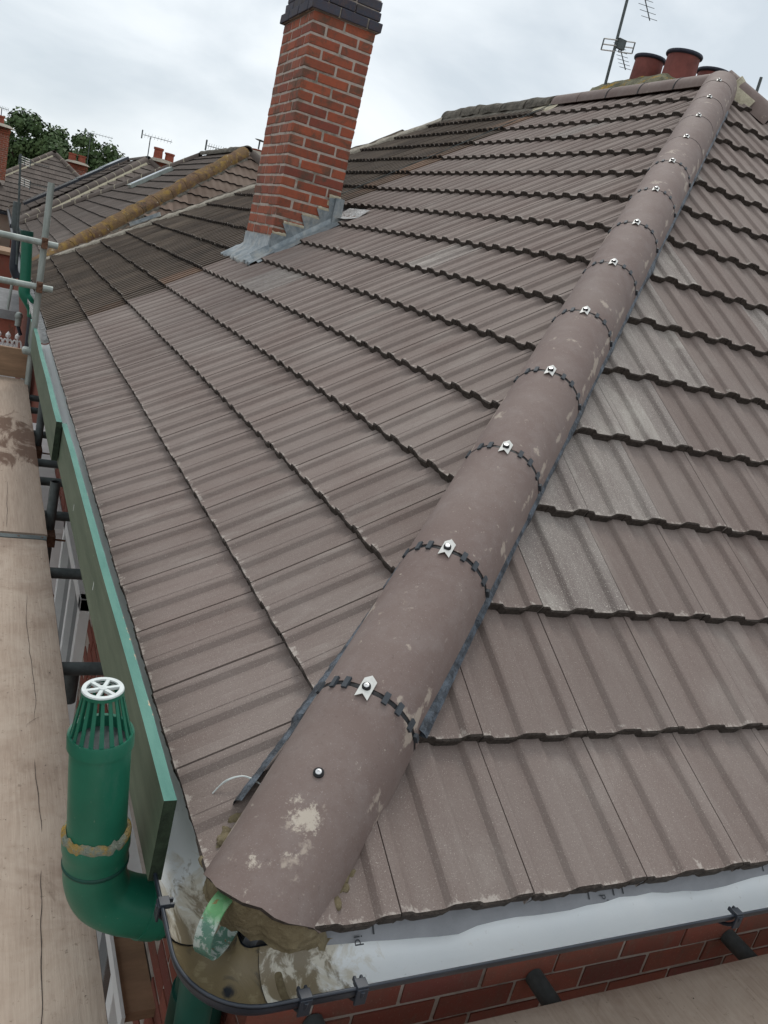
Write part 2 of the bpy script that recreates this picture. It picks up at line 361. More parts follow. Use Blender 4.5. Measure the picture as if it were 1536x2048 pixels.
def thing(name, loc, label, cat, group=None):
    o = bpy.data.objects.new(name, None); COL.objects.link(o); o.location = loc; o.empty_display_size = .1
    LOC[o.name] = Vector(loc); o['label'] = label; o['category'] = cat
    if group: o['group'] = group
    return o
def tag(o, label, cat, group=None):
    o['label'] = label; o['category'] = cat
    if group: o['group'] = group
    return o
def nz(p, s=1.): return noise.noise(Vector(p) * s)
# ------------------------------------------------------------------ roof geometry constants
A = 0.631588335926774; CA, SA, TA = math.cos(A), math.sin(A), math.tan(A)
G = 0.34123; TW = 0.3
HIP = Vector((1, 1, TA)).normalized()
KX = 4.1
NOFF = [.0637, .0262, .0097] + [0] * 20
def srow(k): return k * G - (.0044 if k else 0)
PROF = [(.001, .0150), (.016, .0148), (.023, .0130), (.036, .0015), (.044, .0), (.094, .0), (.101, .002), (.106, .0085), (.111, .0145), (.116, .0165), (.1495, .0165)]
def tile_mesh(name, length, seed, mats=('tile', 'nose'), prof=None, width=TW, jit=.0022):
    rnd = random.Random(seed)
    if prof is None:
        prof = list(PROF) + [(u + .15, w_) for u, w_ in PROF]; prof[-1] = (width - .0034, .0165); prof = [(.0, .0)] + prof
    b = MB(); T = .031
    rows = [[], [], [], []]
    for u, w_ in prof:
        j = rnd.uniform(-jit, jit)
        rows[0].append((u, .003 + j, w_ * .7 - T + rnd.uniform(-.001, .001)))
        rows[1].append((u, 0 + j + rnd.uniform(-.001, .001), w_ - .003 + rnd.uniform(-.001, .0005)))
        rows[2].append((u, .004, w_)); rows[3].append((u, length, w_))
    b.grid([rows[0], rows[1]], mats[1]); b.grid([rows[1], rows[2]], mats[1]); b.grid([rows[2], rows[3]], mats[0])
    # side edge
    b.add([rows[0][0], rows[2][0], rows[3][0], (rows[3][0][0], length, rows[3][0][2] - T)], [(0, 1, 2, 3)], mats[0])
    b.add([rows[0][-1], rows[2][-1], rows[3][-1], (rows[3][-1][0], length, rows[3][-1][2] - T)], [(3, 2, 1, 0)], mats[0])
    me = b.mesh(name); return me
NEWT = [tile_mesh('roof_tile', .40, i) for i in range(5)]
NEWTOP = [tile_mesh('roof_tile_top', .325, i) for i in range(2)]
DUST = [tile_mesh('roof_tile_dusty', .40, 20 + i, ('tile_dust', 'nose')) for i in range(2)]
def ribprof(width, n, amp):
    p = []; q = width / n
    for i in range(n):
        for f, h in ((0, 1), (.08, .1), (.30, 0), (.38, .9), (.7, 1.05)): p.append((i * q + f * q, amp * h))
    p.append((width - .002, amp)); return p
OLDP = ribprof(TW, 3, .022)
OLDT = [tile_mesh('old_roof_tile', .40, 40 + i, ('oldtile', 'oldnose'), OLDP, jit=.006) for i in range(4)]
OLDO = [tile_mesh('old_roof_tile_clean', .40, 50 + i, ('oldtile_orange', 'oldnose'), OLDP, jit=.008) for i in range(2)]
WAVP = [(TW * i / 12, .0095 * (1 - math.cos(2 * PI * i / 6))) for i in range(12)] + [(TW - .002, .001)]
REDT = [tile_mesh('weathered_tile', .40, 60 + i, ('redtile', 'oldnose'), WAVP, jit=.004) for i in range(3)]
FLP = [(0, .006), (.02, .006), (.03, .0), (.15, .0), (.16, .006), (.18, .006), (.19, 0), (.298, 0)]
DRKT = [tile_mesh('flat_tile', .40, 70 + i, ('darktile', 'oldnose'), FLP, jit=.003) for i in range(3)]
def lay(parent, O, U, V, Nn, nrows, u0, ntile, meshes, name, clips, skip=None, cap=9999, pick=None, jit=.0012, top=None, vis_only=False, nof=None, stuffname=None):
    """tile objects on one roof slope; clips: list of (point, normal) whose positive side is kept"""
    O = Vector(O); U = Vector(U); V = Vector(V); Nn = Vector(Nn)
    cand = []
    for k in range(nrows):
        s0 = srow(k); g = srow(k + 1) - s0; no = nof or NOFF; n0 = no[k] + .029; n1 = no[k + 1]
        Vt = (V * g + Nn * (n1 - n0)).normalized(); Nt = U.cross(Vt)
        L = .40 if k < nrows - 1 or not top else .325
        for j in range(ntile[0], ntile[1]):
            u = u0 + j * TW
            base = O + U * u + V * s0 + Nn * n0
            cs = [base, base + U * TW, base + Vt * L, base + U * TW + Vt * L]
            cen = (cs[0] + cs[3]) / 2
            if skip and skip(cen): continue
            st = 1
            for p, n in clips:
                ds = [(c - Vector(p)).dot(Vector(n)) for c in cs]
                if max(ds) < .03: st = 0; break
                if min(ds) < 0: st = 2
            if st == 0: continue
            vis = in_frame(cen, 40) or any(in_frame(c, 0) for c in cs)
            cand.append((not vis, (cen - CP).length, k, j, base, Vt, Nt, st, cen))
    cand.sort(key=lambda c: (c[0], c[1]))
    rest = MB(); nobj = 0
    for idx, (nv, dist, k, j, base, Vt, Nt, st, cen) in enumerate(cand):
        rnd = random.Random(k * 131 + j * 7 + int(abs(O.y) * 10))
        me = (pick(cen, rnd) if pick else rnd.choice(meshes)) if not (top and k == nrows - 1) else rnd.choice(top)
        a = rnd.uniform(-jit, jit) * 2.5
        B = Matrix(((U.x, Vt.x, Nt.x), (U.y, Vt.y, Nt.y), (U.z, Vt.z, Nt.z))) @ Matrix.Rotation(a, 3, 'Z')
        mw = Matrix.Translation(base + Nt * rnd.uniform(0, jit) + Vt * rnd.uniform(-jit, jit) * 2) @ B.to_4x4()
        if not nv and nobj < cap:
            if st == 2:
                bm = bmesh.new(); bm.from_mesh(me); imw = mw.inverted()
                for p, n in clips:
                    bmesh.ops.bisect_plane(bm, geom=bm.verts[:] + bm.edges[:] + bm.faces[:], plane_co=imw @ Vector(p), plane_no=(imw.to_3x3() @ Vector(n)), clear_inner=True)
                if len(bm.faces) == 0: bm.free(); continue
                m2 = bpy.data.meshes.new('cut_' + me.name)
                bm.to_mesh(m2); bm.free()
                for mm in me.materials: m2.materials.append(mm)
                me = m2
            link(name, me, parent, mw); nobj += 1
        else:
            bm = bmesh.new(); bm.from_mesh(me); imw = mw.inverted()
            if st == 2:
                for p, n in clips:
                    bmesh.ops.bisect_plane(bm, geom=bm.verts[:] + bm.edges[:] + bm.faces[:], plane_co=imw @ Vector(p), plane_no=(imw.to_3x3() @ Vector(n)), clear_inner=True)
            bm.verts.ensure_lookup_table(); bm.verts.index_update()
            off = len(rest.v); rest.v += [tuple(mw @ v.co) for v in bm.verts]
            nm = [mm.name for mm in me.materials]
            for f in bm.faces:
                key = [kk for kk, vv in M.items() if vv and vv.name == nm[f.material_index]][0]
                rest.f.append(tuple(v.index + off for v in f.verts)); rest.mi.append(rest.mat(key))
            bm.free()
    if rest.v:
        rest.obj(stuffname or 'tile_field', parent, kind='stuff')
    return nobj
def hipprof(n=14, w_=.12, h_=.149, k=1.):
    pts = []
    for i in range(n + 1):
        ph = -PI / 2 + PI * i / n; s, c = math.sin(ph), abs(math.cos(ph))
        pts.append((math.copysign(abs(s) ** .88, s) * w_ * k, (c ** .85) * h_ + (k - 1) * .1))
    return pts
LATB = Vector((1, -1, 0)).normalized()
def frame(d, lat):
    d = Vector(d).normalized(); lat = Vector(lat).normalized(); return d, lat, lat.cross(d)
def ridge_tile(b, o, d, lat, up, t0, t1, mats, e0=0., w_=.12, h_=.149, endf=None, rough=0., thick=.014, nseg=1):
    pr = hipprof(w_=w_, h_=h_); pi = [(a_ * (1 - thick / w_), c_ - thick if c_ > thick else c_ * .3) for a_, c_ in pr]
    def P(t, a_, c_): return o + d * t + lat * a_ + up * (c_ + e0)
    rows = []
    for i in range(nseg + 1):
        row = []
        for (a_, c_) in pr:
            ts = t0 + (endf(a_, c_) if endf else 0)
            t = ts + (t1 - ts) * i / nseg; p = P(t, a_, c_)
            if rough: p += Vector((nz(p, 6), nz(p + Vector((5, 0, 0)), 6), nz(p + Vector((0, 9, 0)), 6))) * rough
            row.append(p)
        rows.append(row)
    b.grid(rows, mats[0])
    ri = [P(t0 + (endf(a_, c_) if endf else 0), x_, y_) for (a_, c_), (x_, y_) in zip(pr, pi)]
    b.grid([ri, rows[0]], mats[-1]); re = [P(t1, x_, y_) for (x_, y_) in pi]; b.grid([rows[-1], re], mats[-1]); b.grid([re, ri], mats[-1])
# ================================================================== STRUCTURE
g = MB(); g.grid([[(-400, -400, -5.3), (400, -400, -5.3)], [(-400, 600, -5.3), (400, 600, -5.3)]], 'soil'); g.obj('ground', kind='structure')
# ------------------------------------------------------------------ main house
H1 = thing('brick_house', (4.1, 3.0, -5.3), 'brick house in front with new purple brown tiled hip roof', 'house')
VA, NA, UA = Vector((CA, 0, SA)), Vector((-SA, 0, CA)), Vector((0, -1, 0))
VB, NB, UB = Vector((0, CA, SA)), Vector((0, -SA, CA)), Vector((1, 0, 0))
def slopeobj(parent, pts, nrm, label=None):
    b = MB(); d = Vector(nrm) * -.028
    v1 = [Vector(p) + d for p in pts]; v2 = [p - Vector(nrm) * .03 for p in v1]; n = len(pts)
    b.add(v1 + v2, [tuple(range(n)), tuple(range(2 * n - 1, n - 1, -1))] + [(i, (i + 1) % n, (i + 1) % n + n, i + n) for i in range(n)], 'felt')
    o = b.obj('roof_slope', parent)
    if label: o['label'] = label
    return o
ZK = KX * TA
SLA = slopeobj(H1, [(0, 0, 0), (KX, KX, ZK), (KX, 6.15, ZK), (0, 6.15, 0)][::-1], NA, 'left roof slope running towards the brick chimney')
SLB = slopeobj(H1, [(0, 0, 0), (8.2, 0, 0), (KX, KX, ZK)], NB, 'right roof slope above the muddy white gutter')
gap = .075
def skipA(c):
    if 1.36 < c.x < 2.13 and c.y > 5.52: return True
    return False
def pickA(c, rnd):
    return rnd.choice(DUST) if rnd.random() < .03 else rnd.choice(NEWT)
nA = lay(SLA, (0, 0, 0), UA, VA, NA, 15, -(.392 + 19 * TW), (0, 20), NEWT, 'roof_tile', [((0, 0, 0), (-.7071, .7071, 0)), ((gap, 0, 0), (-.7071, .7071, 0))][1:] and [((0, gap * 1.414, 0), (-.7071, .7071, 0))], skipA, pick=pickA, top=NEWTOP)
def pickB(c, rnd):
    d = c.x - c.y
    if d < .42 and .75 < c.x < 2.2: return rnd.choice(DUST)
    return rnd.choice(DUST) if rnd.random() < .05 else rnd.choice(NEWT)
nB = lay(SLB, (0, 0, 0), UB, VB, NB, 15, .569 - 2 * TW, (0, 28), NEWT, 'roof_tile', [((gap * 1.414, 0, 0), (.7071, -.7071, 0)), ((8.2, 0, 0), (-.7071, -.7071, 0))], None, pick=pickB, top=NEWTOP, cap=140)
print('tiles', nA, nB)
# back slopes (plain, unseen side of the roof)
b = MB(); 
b.add([(8.2, 0, 0), (8.2, 6.15, 0), (KX, 6.15, ZK), (KX, KX, ZK)], [(0, 1, 2, 3)], 'tile'); b.obj('back_slope', H1)
# --- hip tiles
d, lat, up = HIP, LATB, LATB.cross(HIP)
T0 = .497; GH = .4590818
def hip_end(a_, c_): return -.066 * max(0, (c_ / .149)) ** 1.2 + .012 * nz((a_ * 30, c_ * 30, 3))
RIDGEO = Vector((0, 0, 0))
for n in range(14):
    t1 = T0 + n * GH - .006; t0 = T0 + (n - 1) * GH + .006 if n else .088
    if n == 13: t1 = t0 + .29
    b = MB(); tl = 0
    ridge_tile(b, RIDGEO, d, lat, up, t0, t1, ('hip', 'nose' if n == 0 else 'hip'), e0=.0 + random.uniform(-.001, .001), endf=hip_end if n == 0 else None, nseg=6 if n == 0 else 2)
    o = b.obj('hip_tile', H1, 40)
    if n == 0: o['label'] = 'lowest hip tile with cement splashes and a single screw'
    if n < 13 and n >= 0:
        tj = T0 + n * GH
        # union strip in the joint
        u = MB(); pr = hipprof(18)
        rows = [[RIDGEO + d * (tj + q) + lat * (a_ * k_) + up * (c_ * k_) for a_, c_ in pr] for q, k_ in ((-.012, .975), (-.006, .985), (.006, .985), (.012, .975))]
        u.grid(rows, 'rubber'); u.obj('union_strip', o, 60)
        if n < 9:
            for ph in (-58, -34, -19, 19, 36, 58, 74):
                a0 = math.radians(ph); s_, c_ = math.sin(a0), math.cos(a0)
                w0 = math.copysign(abs(s_) ** .88, s_) * .12; e0_ = (abs(c_) ** .85) * .149
                a1 = math.radians(ph + 1); w1 = math.copysign(abs(math.sin(a1)) ** .88, math.sin(a1)) * .12; e1 = abs(math.cos(a1)) ** .85 * .149
                tan = (lat * (w1 - w0) + up * (e1 - e0_)).normalized(); nr = tan.cross(d) * -1
                if nr.dot(up) < 0 and abs(ph) < 60: nr = -nr
                B = Matrix((tan, d, nr)).transposed().to_4x4(); mt = Matrix.Translation(RIDGEO + d * tj + lat * w0 + up * e0_) @ B
                big = abs(ph) in (19, 34, 36, 58)
                c = MB(); 
                if big: c.box((-.006, -.014, -.006), (.006, .014, .0045), 'tab', mt)
                else: c.box((-.010, -.005, -.008), (.010, .005, .0005), 'tab', mt)
                c.obj('union_tab', o)
        p0 = RIDGEO + d * tj + up * .149
        c = MB(); th = up * .0015
        top_ = [p0 + lat * -.0145 + d * -.027 + up * .001, p0 + d * -.019 + up * .007, p0 + lat * .0145 + d * -.027 + up * .001, p0 + lat * .0145 + d * .022 + up * .001, p0 + d * .030 + up * .007, p0 + lat * -.0145 + d * .022 + up * .001]
        c.add(top_ + [q + th for q in top_], [(6, 7, 10, 11), (7, 8, 9, 10), (1, 0, 5, 4), (2, 1, 4, 3)] + [(i, (i + 1) % 6, (i + 1) % 6 + 6, i + 6) for i in range(6)], 'alu'); c.obj('clamp_plate', o)
        c = MB(); pc = p0 + up * .0085; c.lathe([(.0095, -.004), (.0095, .002), (.0065, .004), (.0062, .0035)], pc, up, 'rubber', 16); c.lathe([(.0062, .002), (.0058, .0048), (.0025, .0052), (.0022, .0042), (.0001, .0042)], pc, up, 'steel', 16); c.obj('screw', o, 40)
    if n == 0:
        p0 = RIDGEO + d * .285 + up * .149 + lat * .002
        c = MB(); c.lathe([(.0105, -.002), (.0105, .003), (.0072, .005), (.0068, .004)], p0, up, 'rubber', 18); c.lathe([(.0068, .002), (.006, .0055), (.0025, .006), (.0022, .0046), (.0001, .0046)], p0, up, 'steel', 18); c.obj('screw', o, 40)
HT0 = bpy.data.objects['hip_tile']
# --- flexible hip roll either side
for side, dmax in ((1, .116), (-1, .104)):
    Nn = NB if side > 0 else NA
    q = d.cross(Nn); q = q if q.x * side > 0 else -q
    b = MB(); rows = []
    nst = 460
    for i in range(nst):
        ts_ = .21 if side < 0 else .52; t = ts_ + (5.85 - ts_) * i / (nst - 1)
        pl = .0011 * (1 if i % 2 else -1)
        k = ((t * .6285 * 1 / CA * CA) / 1)
        s = t * .6285 / CA; kk = s / G; fr = kk - math.floor(kk)
        nb = .013 + .007 * (1 - fr) + (NOFF[int(kk)] * (1 - fr) + NOFF[int(kk) + 1] * fr)
        wob = .004 * nz((t * 7, side * 5, 0)) + .003 * nz((t * 25, 2, side))
        dm = dmax + .010 * nz((t * 3, side, 7)) + .004 * nz((t * 14, side, 1))
        if side < 0 and t < .62: dm += .020
        if side > 0 and t < .62: dm -= .02
        elif side > 0 and t < 1.3: dm -= .02 * (1.3 - t) / .68
        if side > 0: dm = .09 + (dm - .09) * min(1, (t - .5) / .25)
        rows.append([d * t + q * x_ + Nn * (nb + h_ + pl * z_ + wob * z_) for x_, h_, z_ in ((.085, .052, 0), (.100, .050, .3), (.112, .042, .6), (dm, .030, 1), (dm + .003, .018, 1))])
    b.grid(rows, 'roll'); b.obj('hip_roll', H1, None)
# --- fresh mortar under hip end, on both flanks
b = MB(); pr = hipprof(64); rows = []
def mort(t, a_, c_, amp):
    p = d * t + lat * a_ + up * c_
    return p + Vector((nz(p, 22), nz(p + Vector((3, 1, 2)), 22), nz(p + Vector((8, 2, 5)), 22))) * amp + Vector((nz(p, 60), nz(p + Vector((3, 1, 2)), 60), nz(p, 55))) * amp * .6 + Vector((nz(p, 150), nz(p + Vector((3, 1, 2)), 160), nz(p, 140))) * amp * .3
for j in range(18):
    f = j / 17.; row = []
    for a_, c_ in pr:
        te = .088 + hip_end(a_, c_) + .012
        drop = f * (.04 + .05 * (1 - abs(a_) / .12)) 
        sc = .95 - .12 * f
        row.append(mort(te - .024 * f * (.35 + .65 * c_ / .149) - .008 * math.sin(f * PI), a_ * sc * (1 + .28 * f), c_ * .94 - f * (c_ * .94 * .5 + .03), .008))
    rows.append(row)
b.grid(rows, 'fresh')
rl = random.Random(3)
for side, n_, ta, tb in ((-1, 26, .09, .27), (1, 12, .10, .2)):
    Nn = NB if side > 0 else NA; q = d.cross(Nn); q = q if q.x * side > 0 else -q
    for i in range(n_):
        t = rl.uniform(ta, tb); kn = .064 * max(0, 1 - t * .63 / CA / G) + .02
        c = d * t + q * (rl.uniform(.088, .114) if side < 0 else rl.uniform(.086, .106)) + Nn * (kn + rl.uniform(.004, .022)); r_ = rl.uniform(.008, .017)
        rows = []
        for a_ in range(7):
            th_ = PI * a_ / 6
            rows.append([c + v * r_ * (1 + .45 * nz(c * 9 + v * 1.3, 1.5) + .2 * nz(c * 20 + v * 4, 1)) for v in [Vector((math.sin(th_) * math.cos(2 * PI * k / 9), math.sin(th_) * math.sin(2 * PI * k / 9), math.cos(th_) * .75)) for k in range(9)]])
        b.grid(rows, 'fresh', True)
o = b.obj('hip_end_mortar', H1, 80)
# --- curled hip iron
sp = [(.125, -.02), (.085, .03), (.055, .062), (.028, .084), (.002, .093), (-.014, .082), (-.022, .058), (-.02, .03), (-.008, .006), (.012, -.008), (.034, -.006), (.048, .01), (.05, .026), (.042, .036)]
# smooth the path
def catmull(P, n=5):
    o = []
    for i in range(len(P) - 1):
        p0 = P[max(i - 1, 0)]; p1 = P[i]; p2 = P[i + 1]; p3 = P[min(i + 2, len(P) - 1)]
        for k in range(n):
            t = k / n; o.append(tuple(.5 * ((2 * p1[c]) + (-p0[c] + p2[c]) * t + (2 * p0[c] - 5 * p1[c] + 4 * p2[c] - p3[c]) * t * t + (-p0[c] + 3 * p1[c] - 3 * p2[c] + p3[c]) * t ** 3) for c in range(len(p1))))
    o.append(tuple(P[-1])); return o
b = MB(); rows = []
cp_ = catmull([((q - .03) * 1.25 + .012, (z - .03) * 1.2 + .036) for q, z in sp])
for i, (q, z) in enumerate(cp_):
    q2, z2 = cp_[min(i + 1, len(cp_) - 1)]; q1, z1 = cp_[max(i - 1, 0)]
    tx, tz = q2 - q1, z2 - z1; L = math.hypot(tx, tz) or 1; nx, nzv = -tz / L * .0022, tx / L * .0022
    c0 = Vector((q - .03, q + .03, z)); hw = .016
    rows.append([c0 + LATB * -hw + Vector((nx, nx, nzv)), c0 + LATB * hw + Vector((nx, nx, nzv)), c0 + LATB * hw - Vector((nx, nx, nzv)), c0 + LATB * -hw - Vector((nx, nx, nzv))])
b.grid(rows, 'greenstrap', True); b.add(rows[-1], [(0, 1, 2, 3)], 'greenstrap')
b.obj('hip_iron', H1, 40, bev=.0006, label='curled green hip iron with chalky white bloom')
# --- new ridge tiles
dR, latR = Vector((0, 1, 0)), Vector((1, 0, 0)); upR = Vector((0, 0, 1))
ZR = ZK + .02
for i in range(5):
    b = MB(); ridge_tile(b, Vector((KX, 0, 2.975)), dR, latR, upR, 4.07 + i * .41, 4.07 + i * .41 + .4, ('hip',), e0=0, h_=.112); b.obj('ridge_tile', H1, 40)
for i in range(3):
    b = MB(); ridge_tile(b, Vector((KX, 0, 2.975)), dR, latR, upR, 4.47 + i * .41, 4.482 + i * .41, ('rubber',), e0=0, w_=.123, h_=.115); b.obj('ridge_union', H1, 40)
# second hip falling away to the right
h2 = Vector((1, -1, -TA)).normalized(); l2 = Vector((1, 1, 0)).normalized(); u2 = l2.cross(h2); u2 = u2 if u2.z > 0 else -u2
for i in range(12):
    b = MB(); ridge_tile(b, Vector((KX, KX, ZK)), h2, l2, u2, -.02 + i * .459, -.02 + i * .459 + .447, ('hip',), e0=-.035); b.obj('hip_tile', H1, 40)
b = MB(); rows = []
for i in range(40):
    ph = -PI / 2 + PI * i / 39; 
    c0 = Vector((KX, KX, ZK)) + h2 * .07 - u2 * .035; a_ = math.sin(ph) * .128; c_ = abs(math.cos(ph)) ** .85 * .152
    p = c0 + l2 * a_ + u2 * c_ + HIP * .0
    rows.append([p + d * -.03 + up * .004 + Vector((nz(p, 15), nz(p, 17), nz(p, 13))) * .02, p + h2 * .005 + up * .014, p + h2 * .05 + Vector((nz(p, 16), nz(p, 12), nz(p, 19))) * .02])
b.grid(rows, 'buff')
rows = []
for i in range(30):
    s = i / 29.; p = Vector((KX, KX, ZK)) + h2 * (.05 + .22 * s) + l2 * -.12 + u2 * .01
    rows.append([p + u2 * .03, p - l2 * (.02 + .012 * nz(p, 12)) + u2 * (-.01 + .01 * nz(p, 20)), p - l2 * .03 - u2 * .05])
b.grid(rows, 'buff'); b.obj('apex_mortar', H1, 80)
# --- walls of the main house
b = MB(); b.box((.1235, .1535, -5.3), (8.05, 6.1, -.07), 'wmortar'); b.obj('wall', H1)
BR = []   # wall bricks (lo, hi)
for r in range(66):
    z1 = -.043 - r * .0757
    off = (.845 - .006) if r % 2 == 1 else (.845 - .006 - .1125)
    xs = off - 8 * .2265
    for j in range(0, 30):
        x0 = xs + j * .2265; x1 = x0 + .215
        if x1 < .12 or x0 > 7.9: continue
        x0 = max(x0, .12); 
        BR.append(((x0, .15, z1 - .065), (x1, .24, z1), 0))
    ys = .252 if r % 2 else .252 + .1125 - .2265
    for j in range(0, 25):
        y0 = ys + j * .2265; y1 = y0 + .215
        y0 = max(y0, .252)
        if y1 - y0 < .03: continue
        BR.append(((.12, y0, z1 - .065), (.21, y1, z1), 1))
WIN = [(1.02, 2.05, -2.3, -.86), (3.0, 4.2, -2.3, -.78)]
def inwin(lo, hi): return any(hi[1] > a0 and lo[1] < a1 and hi[2] > z0 and lo[2] < z1 for a0, a1, z0, z1 in WIN)
keep = []
for lo, hi, sd_ in BR:
    if sd_ and inwin(lo, hi): continue
    c = (Vector(lo) + Vector(hi)) / 2
    vis = in_frame(c, 30)
    if sd_ == 0 and c.z < -.7: vis = False
    if sd_ == 1 and c.z < -1.9: vis = False
    keep.append((not vis, (c - CP).length, lo, hi))
keep.sort(key=lambda q: (q[0], q[1]))
rest = MB(); nb = 0
for nv, dd, lo, hi in keep:
    jx = [random.uniform(-.002, .002) for _ in range(2)]
    l2_ = (lo[0] + jx[0], lo[1] + jx[1], lo[2]); h2_ = (hi[0] + jx[0], hi[1] + jx[1], hi[2])
    if not nv and nb < 150:
        c = (Vector(lo) + Vector(hi)) / 2
        bb = MB(); bb.box(Vector(l2_) - c, Vector(h2_) - c, 'wallbrick', jit=.0012); me = bb.mesh('brick'); link('brick', me, H1, Matrix.Translation(c)); nb += 1
    elif nv and dd < 6.5 or not nv: rest.box(l2_, h2_, 'wallbrick')
rest.obj('brickwork', H1, kind='stuff')
for y0, y1, z0, z1 in WIN:
    b = MB()
    for lo, hi in (((.07, y0, z1 - .07), (.16, y1, z1)), ((.07, y0, z0), (.16, y1, z0 + .07)), ((.07, y0, z0), (.159, y0 + .07, z1)), ((.07, y1 - .07, z0), (.159, y1, z1)), ((.08, (y0 + y1) / 2 - .03, z0 + .03), (.155, (y0 + y1) / 2 + .03, z1 - .03))): b.box(lo, hi, 'white')
    o = b.obj('window', H1, bev=.004); c = MB(); c.box((.118, y0 + .03, z0 + .03), (.128, y1 - .03, z1 - .03), 'glass'); c.obj('pane', o)
    c = MB(); c.box((.02, y0 - .06, z0 - .08), (.2, y1 + .06, z0), 'white'); c.obj('sill', o, bev=.006)
b = MB(); b.box((.03, .72, -1.01), (.119, 2.2, -.975), 'brownboard'); b.box((.02, .7, -1.02), (.03, 2.22, -.965), 'white'); b.obj('canopy_board', H1)
b = MB(); b.box((-.04, 4.55, -1.5), (.119, 7.2, -1.02), 'white'); b.box((-.06, 4.5, -1.02), (.119, 7.25, -.98), 'white'); b.box((-.055, 5.5, -1.5), (-.041, 5.56, -1.03), 'white'); b.obj('bay_window_roof', H1, bev=.005)
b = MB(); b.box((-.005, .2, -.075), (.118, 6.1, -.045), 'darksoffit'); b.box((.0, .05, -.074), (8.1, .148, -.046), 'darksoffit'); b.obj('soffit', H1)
# --- gutters
GP = []
for i in range(17):
    ph = PI * i / 16; GP.append((-.0575 - .0575 * math.cos(ph) , -.046 * math.sin(ph) ** 1.15))   # (offset outwards, z)
def sweep(b, path, prof, m, zoff=0., shrink=0.):
    rows = []
    for i, (p, nrm) in enumerate(path):
        rows.append([Vector((p[0] + nrm[0] * -(o_), p[1] + nrm[1] * -(o_), z_ + zoff)) for o_, z_ in prof])
    b.grid(rows, m)
def gpath(a, b_, nrm, n=40): return [((a[0] + (b_[0] - a[0]) * i / n, a[1] + (b_[1] - a[1]) * i / n), nrm) for i in range(n + 1)]
inn = [(o_ * 1 if True else 0, z_) for o_, z_ in GP]
outp = [(-.0575 + (o_ + .0575) * 1.05, z_ * 1.05) for o_, z_ in GP]
lipz = .004
def gutter(name, a, b_, nrm, label):
    t = thing(name, (a[0] + nrm[0] * .05, a[1] + nrm[1] * .05, -.06), label, 'gutter', 'white gutters along the new roof')
    g_ = MB(); sweep(g_, gpath(a, b_, nrm, 60), [(-o_ * -1, z_) for o_, z_ in inn], 'gutter_in'); g_.obj('gutter_lining', t, 60)
    g_ = MB(); sweep(g_, gpath(a, b_, nrm, 2), outp, 'black'); 
    L0 = Vector((a[0] + nrm[0] * .1165, a[1] + nrm[1] * .1165, .0)); L1 = Vector((b_[0] + nrm[0] * .1165, b_[1] + nrm[1] * .1165, .0))
    g_.tube([L0, L1], .003, 'black', 8); g_.obj('gutter_shell', t, 60)
    return t
# outward offset: profile o_ in [-.115, 0]; outward normal times -o_
GL = gutter('gutter', (.0, .068), (.0, 6.2), (-1, 0), 'white lined gutter on the left eave, partly hidden behind the green board')
GR = gutter('gutter', (.034, 0), (8.1, 0), (0, -1), 'muddy white lined gutter with black lip below the right slope')
# corner unit
t = thing('gutter_corner', (-.05, -.05, -.06), 'black gutter corner full of olive mud and mortar', 'gutter')
path = []
for i in range(6): path.append(((.0, .2 - .18 * i / 5), (-1, 0)))
for i in range(1, 12):
    ph = PI / 2 * i / 12; path.append(((.02 - .02 * math.cos(ph), .02 - .02 * math.sin(ph)), (-math.cos(ph), -math.sin(ph))))
for i in range(6): path.append(((.02 + .16 * i / 5, 0), (0, -1)))
b = MB(); sweep(b, path, [(-.0575 + (o_ + .0575) * 1.03, z_ * 1.04) for o_, z_ in GP], 'corner', -.002); b.obj('corner_bowl', t, 60)
b = MB(); sweep(b, path, [(-.0575 + (o_ + .0575) * 1.10, z_ * 1.12) for o_, z_ in GP], 'black', -.002)
b.tube([(p[0] + n_[0] * .118, p[1] + n_[1] * .118, .001) for p, n_ in path], .0034, 'black', 8); b.obj('corner_shell', t, 60)
for (p, n_) in (((0, .125), (-1, 0)), ((.08, 0), (0, -1)), ((.185, 0), (0, -1)), ((1.13, 0), (0, -1)), ((2.2, 0), (0, -1))):
    c = Vector((p[0] + n_[0] * .116, p[1] + n_[1] * .116, 0)); o_ = Vector((n_[0], n_[1], 0)); s_ = Vector((-n_[1], n_[0], 0)); z_ = Vector((0, 0, 1))
    b = MB(); mt = Matrix.Translation(c) @ Matrix((s_, o_, z_)).transposed().to_4x4()
    b.box((-.011, -.012, -.002), (.011, .008, .0085), 'black', mt); b.box((-.011, .0055, -.03), (.011, .010, .004), 'black', mt); b.box((-.009, -.02, -.003), (-.004, -.01, .006), 'black', mt); b.box((.004, -.02, -.003), (.009, -.01, .006), 'black', mt)
    b.tube([c + o_ * (-.0575 + .066 * math.cos(q)) + z_ * (-.054 * math.sin(q)) for q in [PI * k / 10 * .6 for k in range(11)]], .005, 'black', 6)
    par = t if p in ((0, .125), (.08, 0)) else GR
    b.obj('gutter_bracket', par, bev=.001)
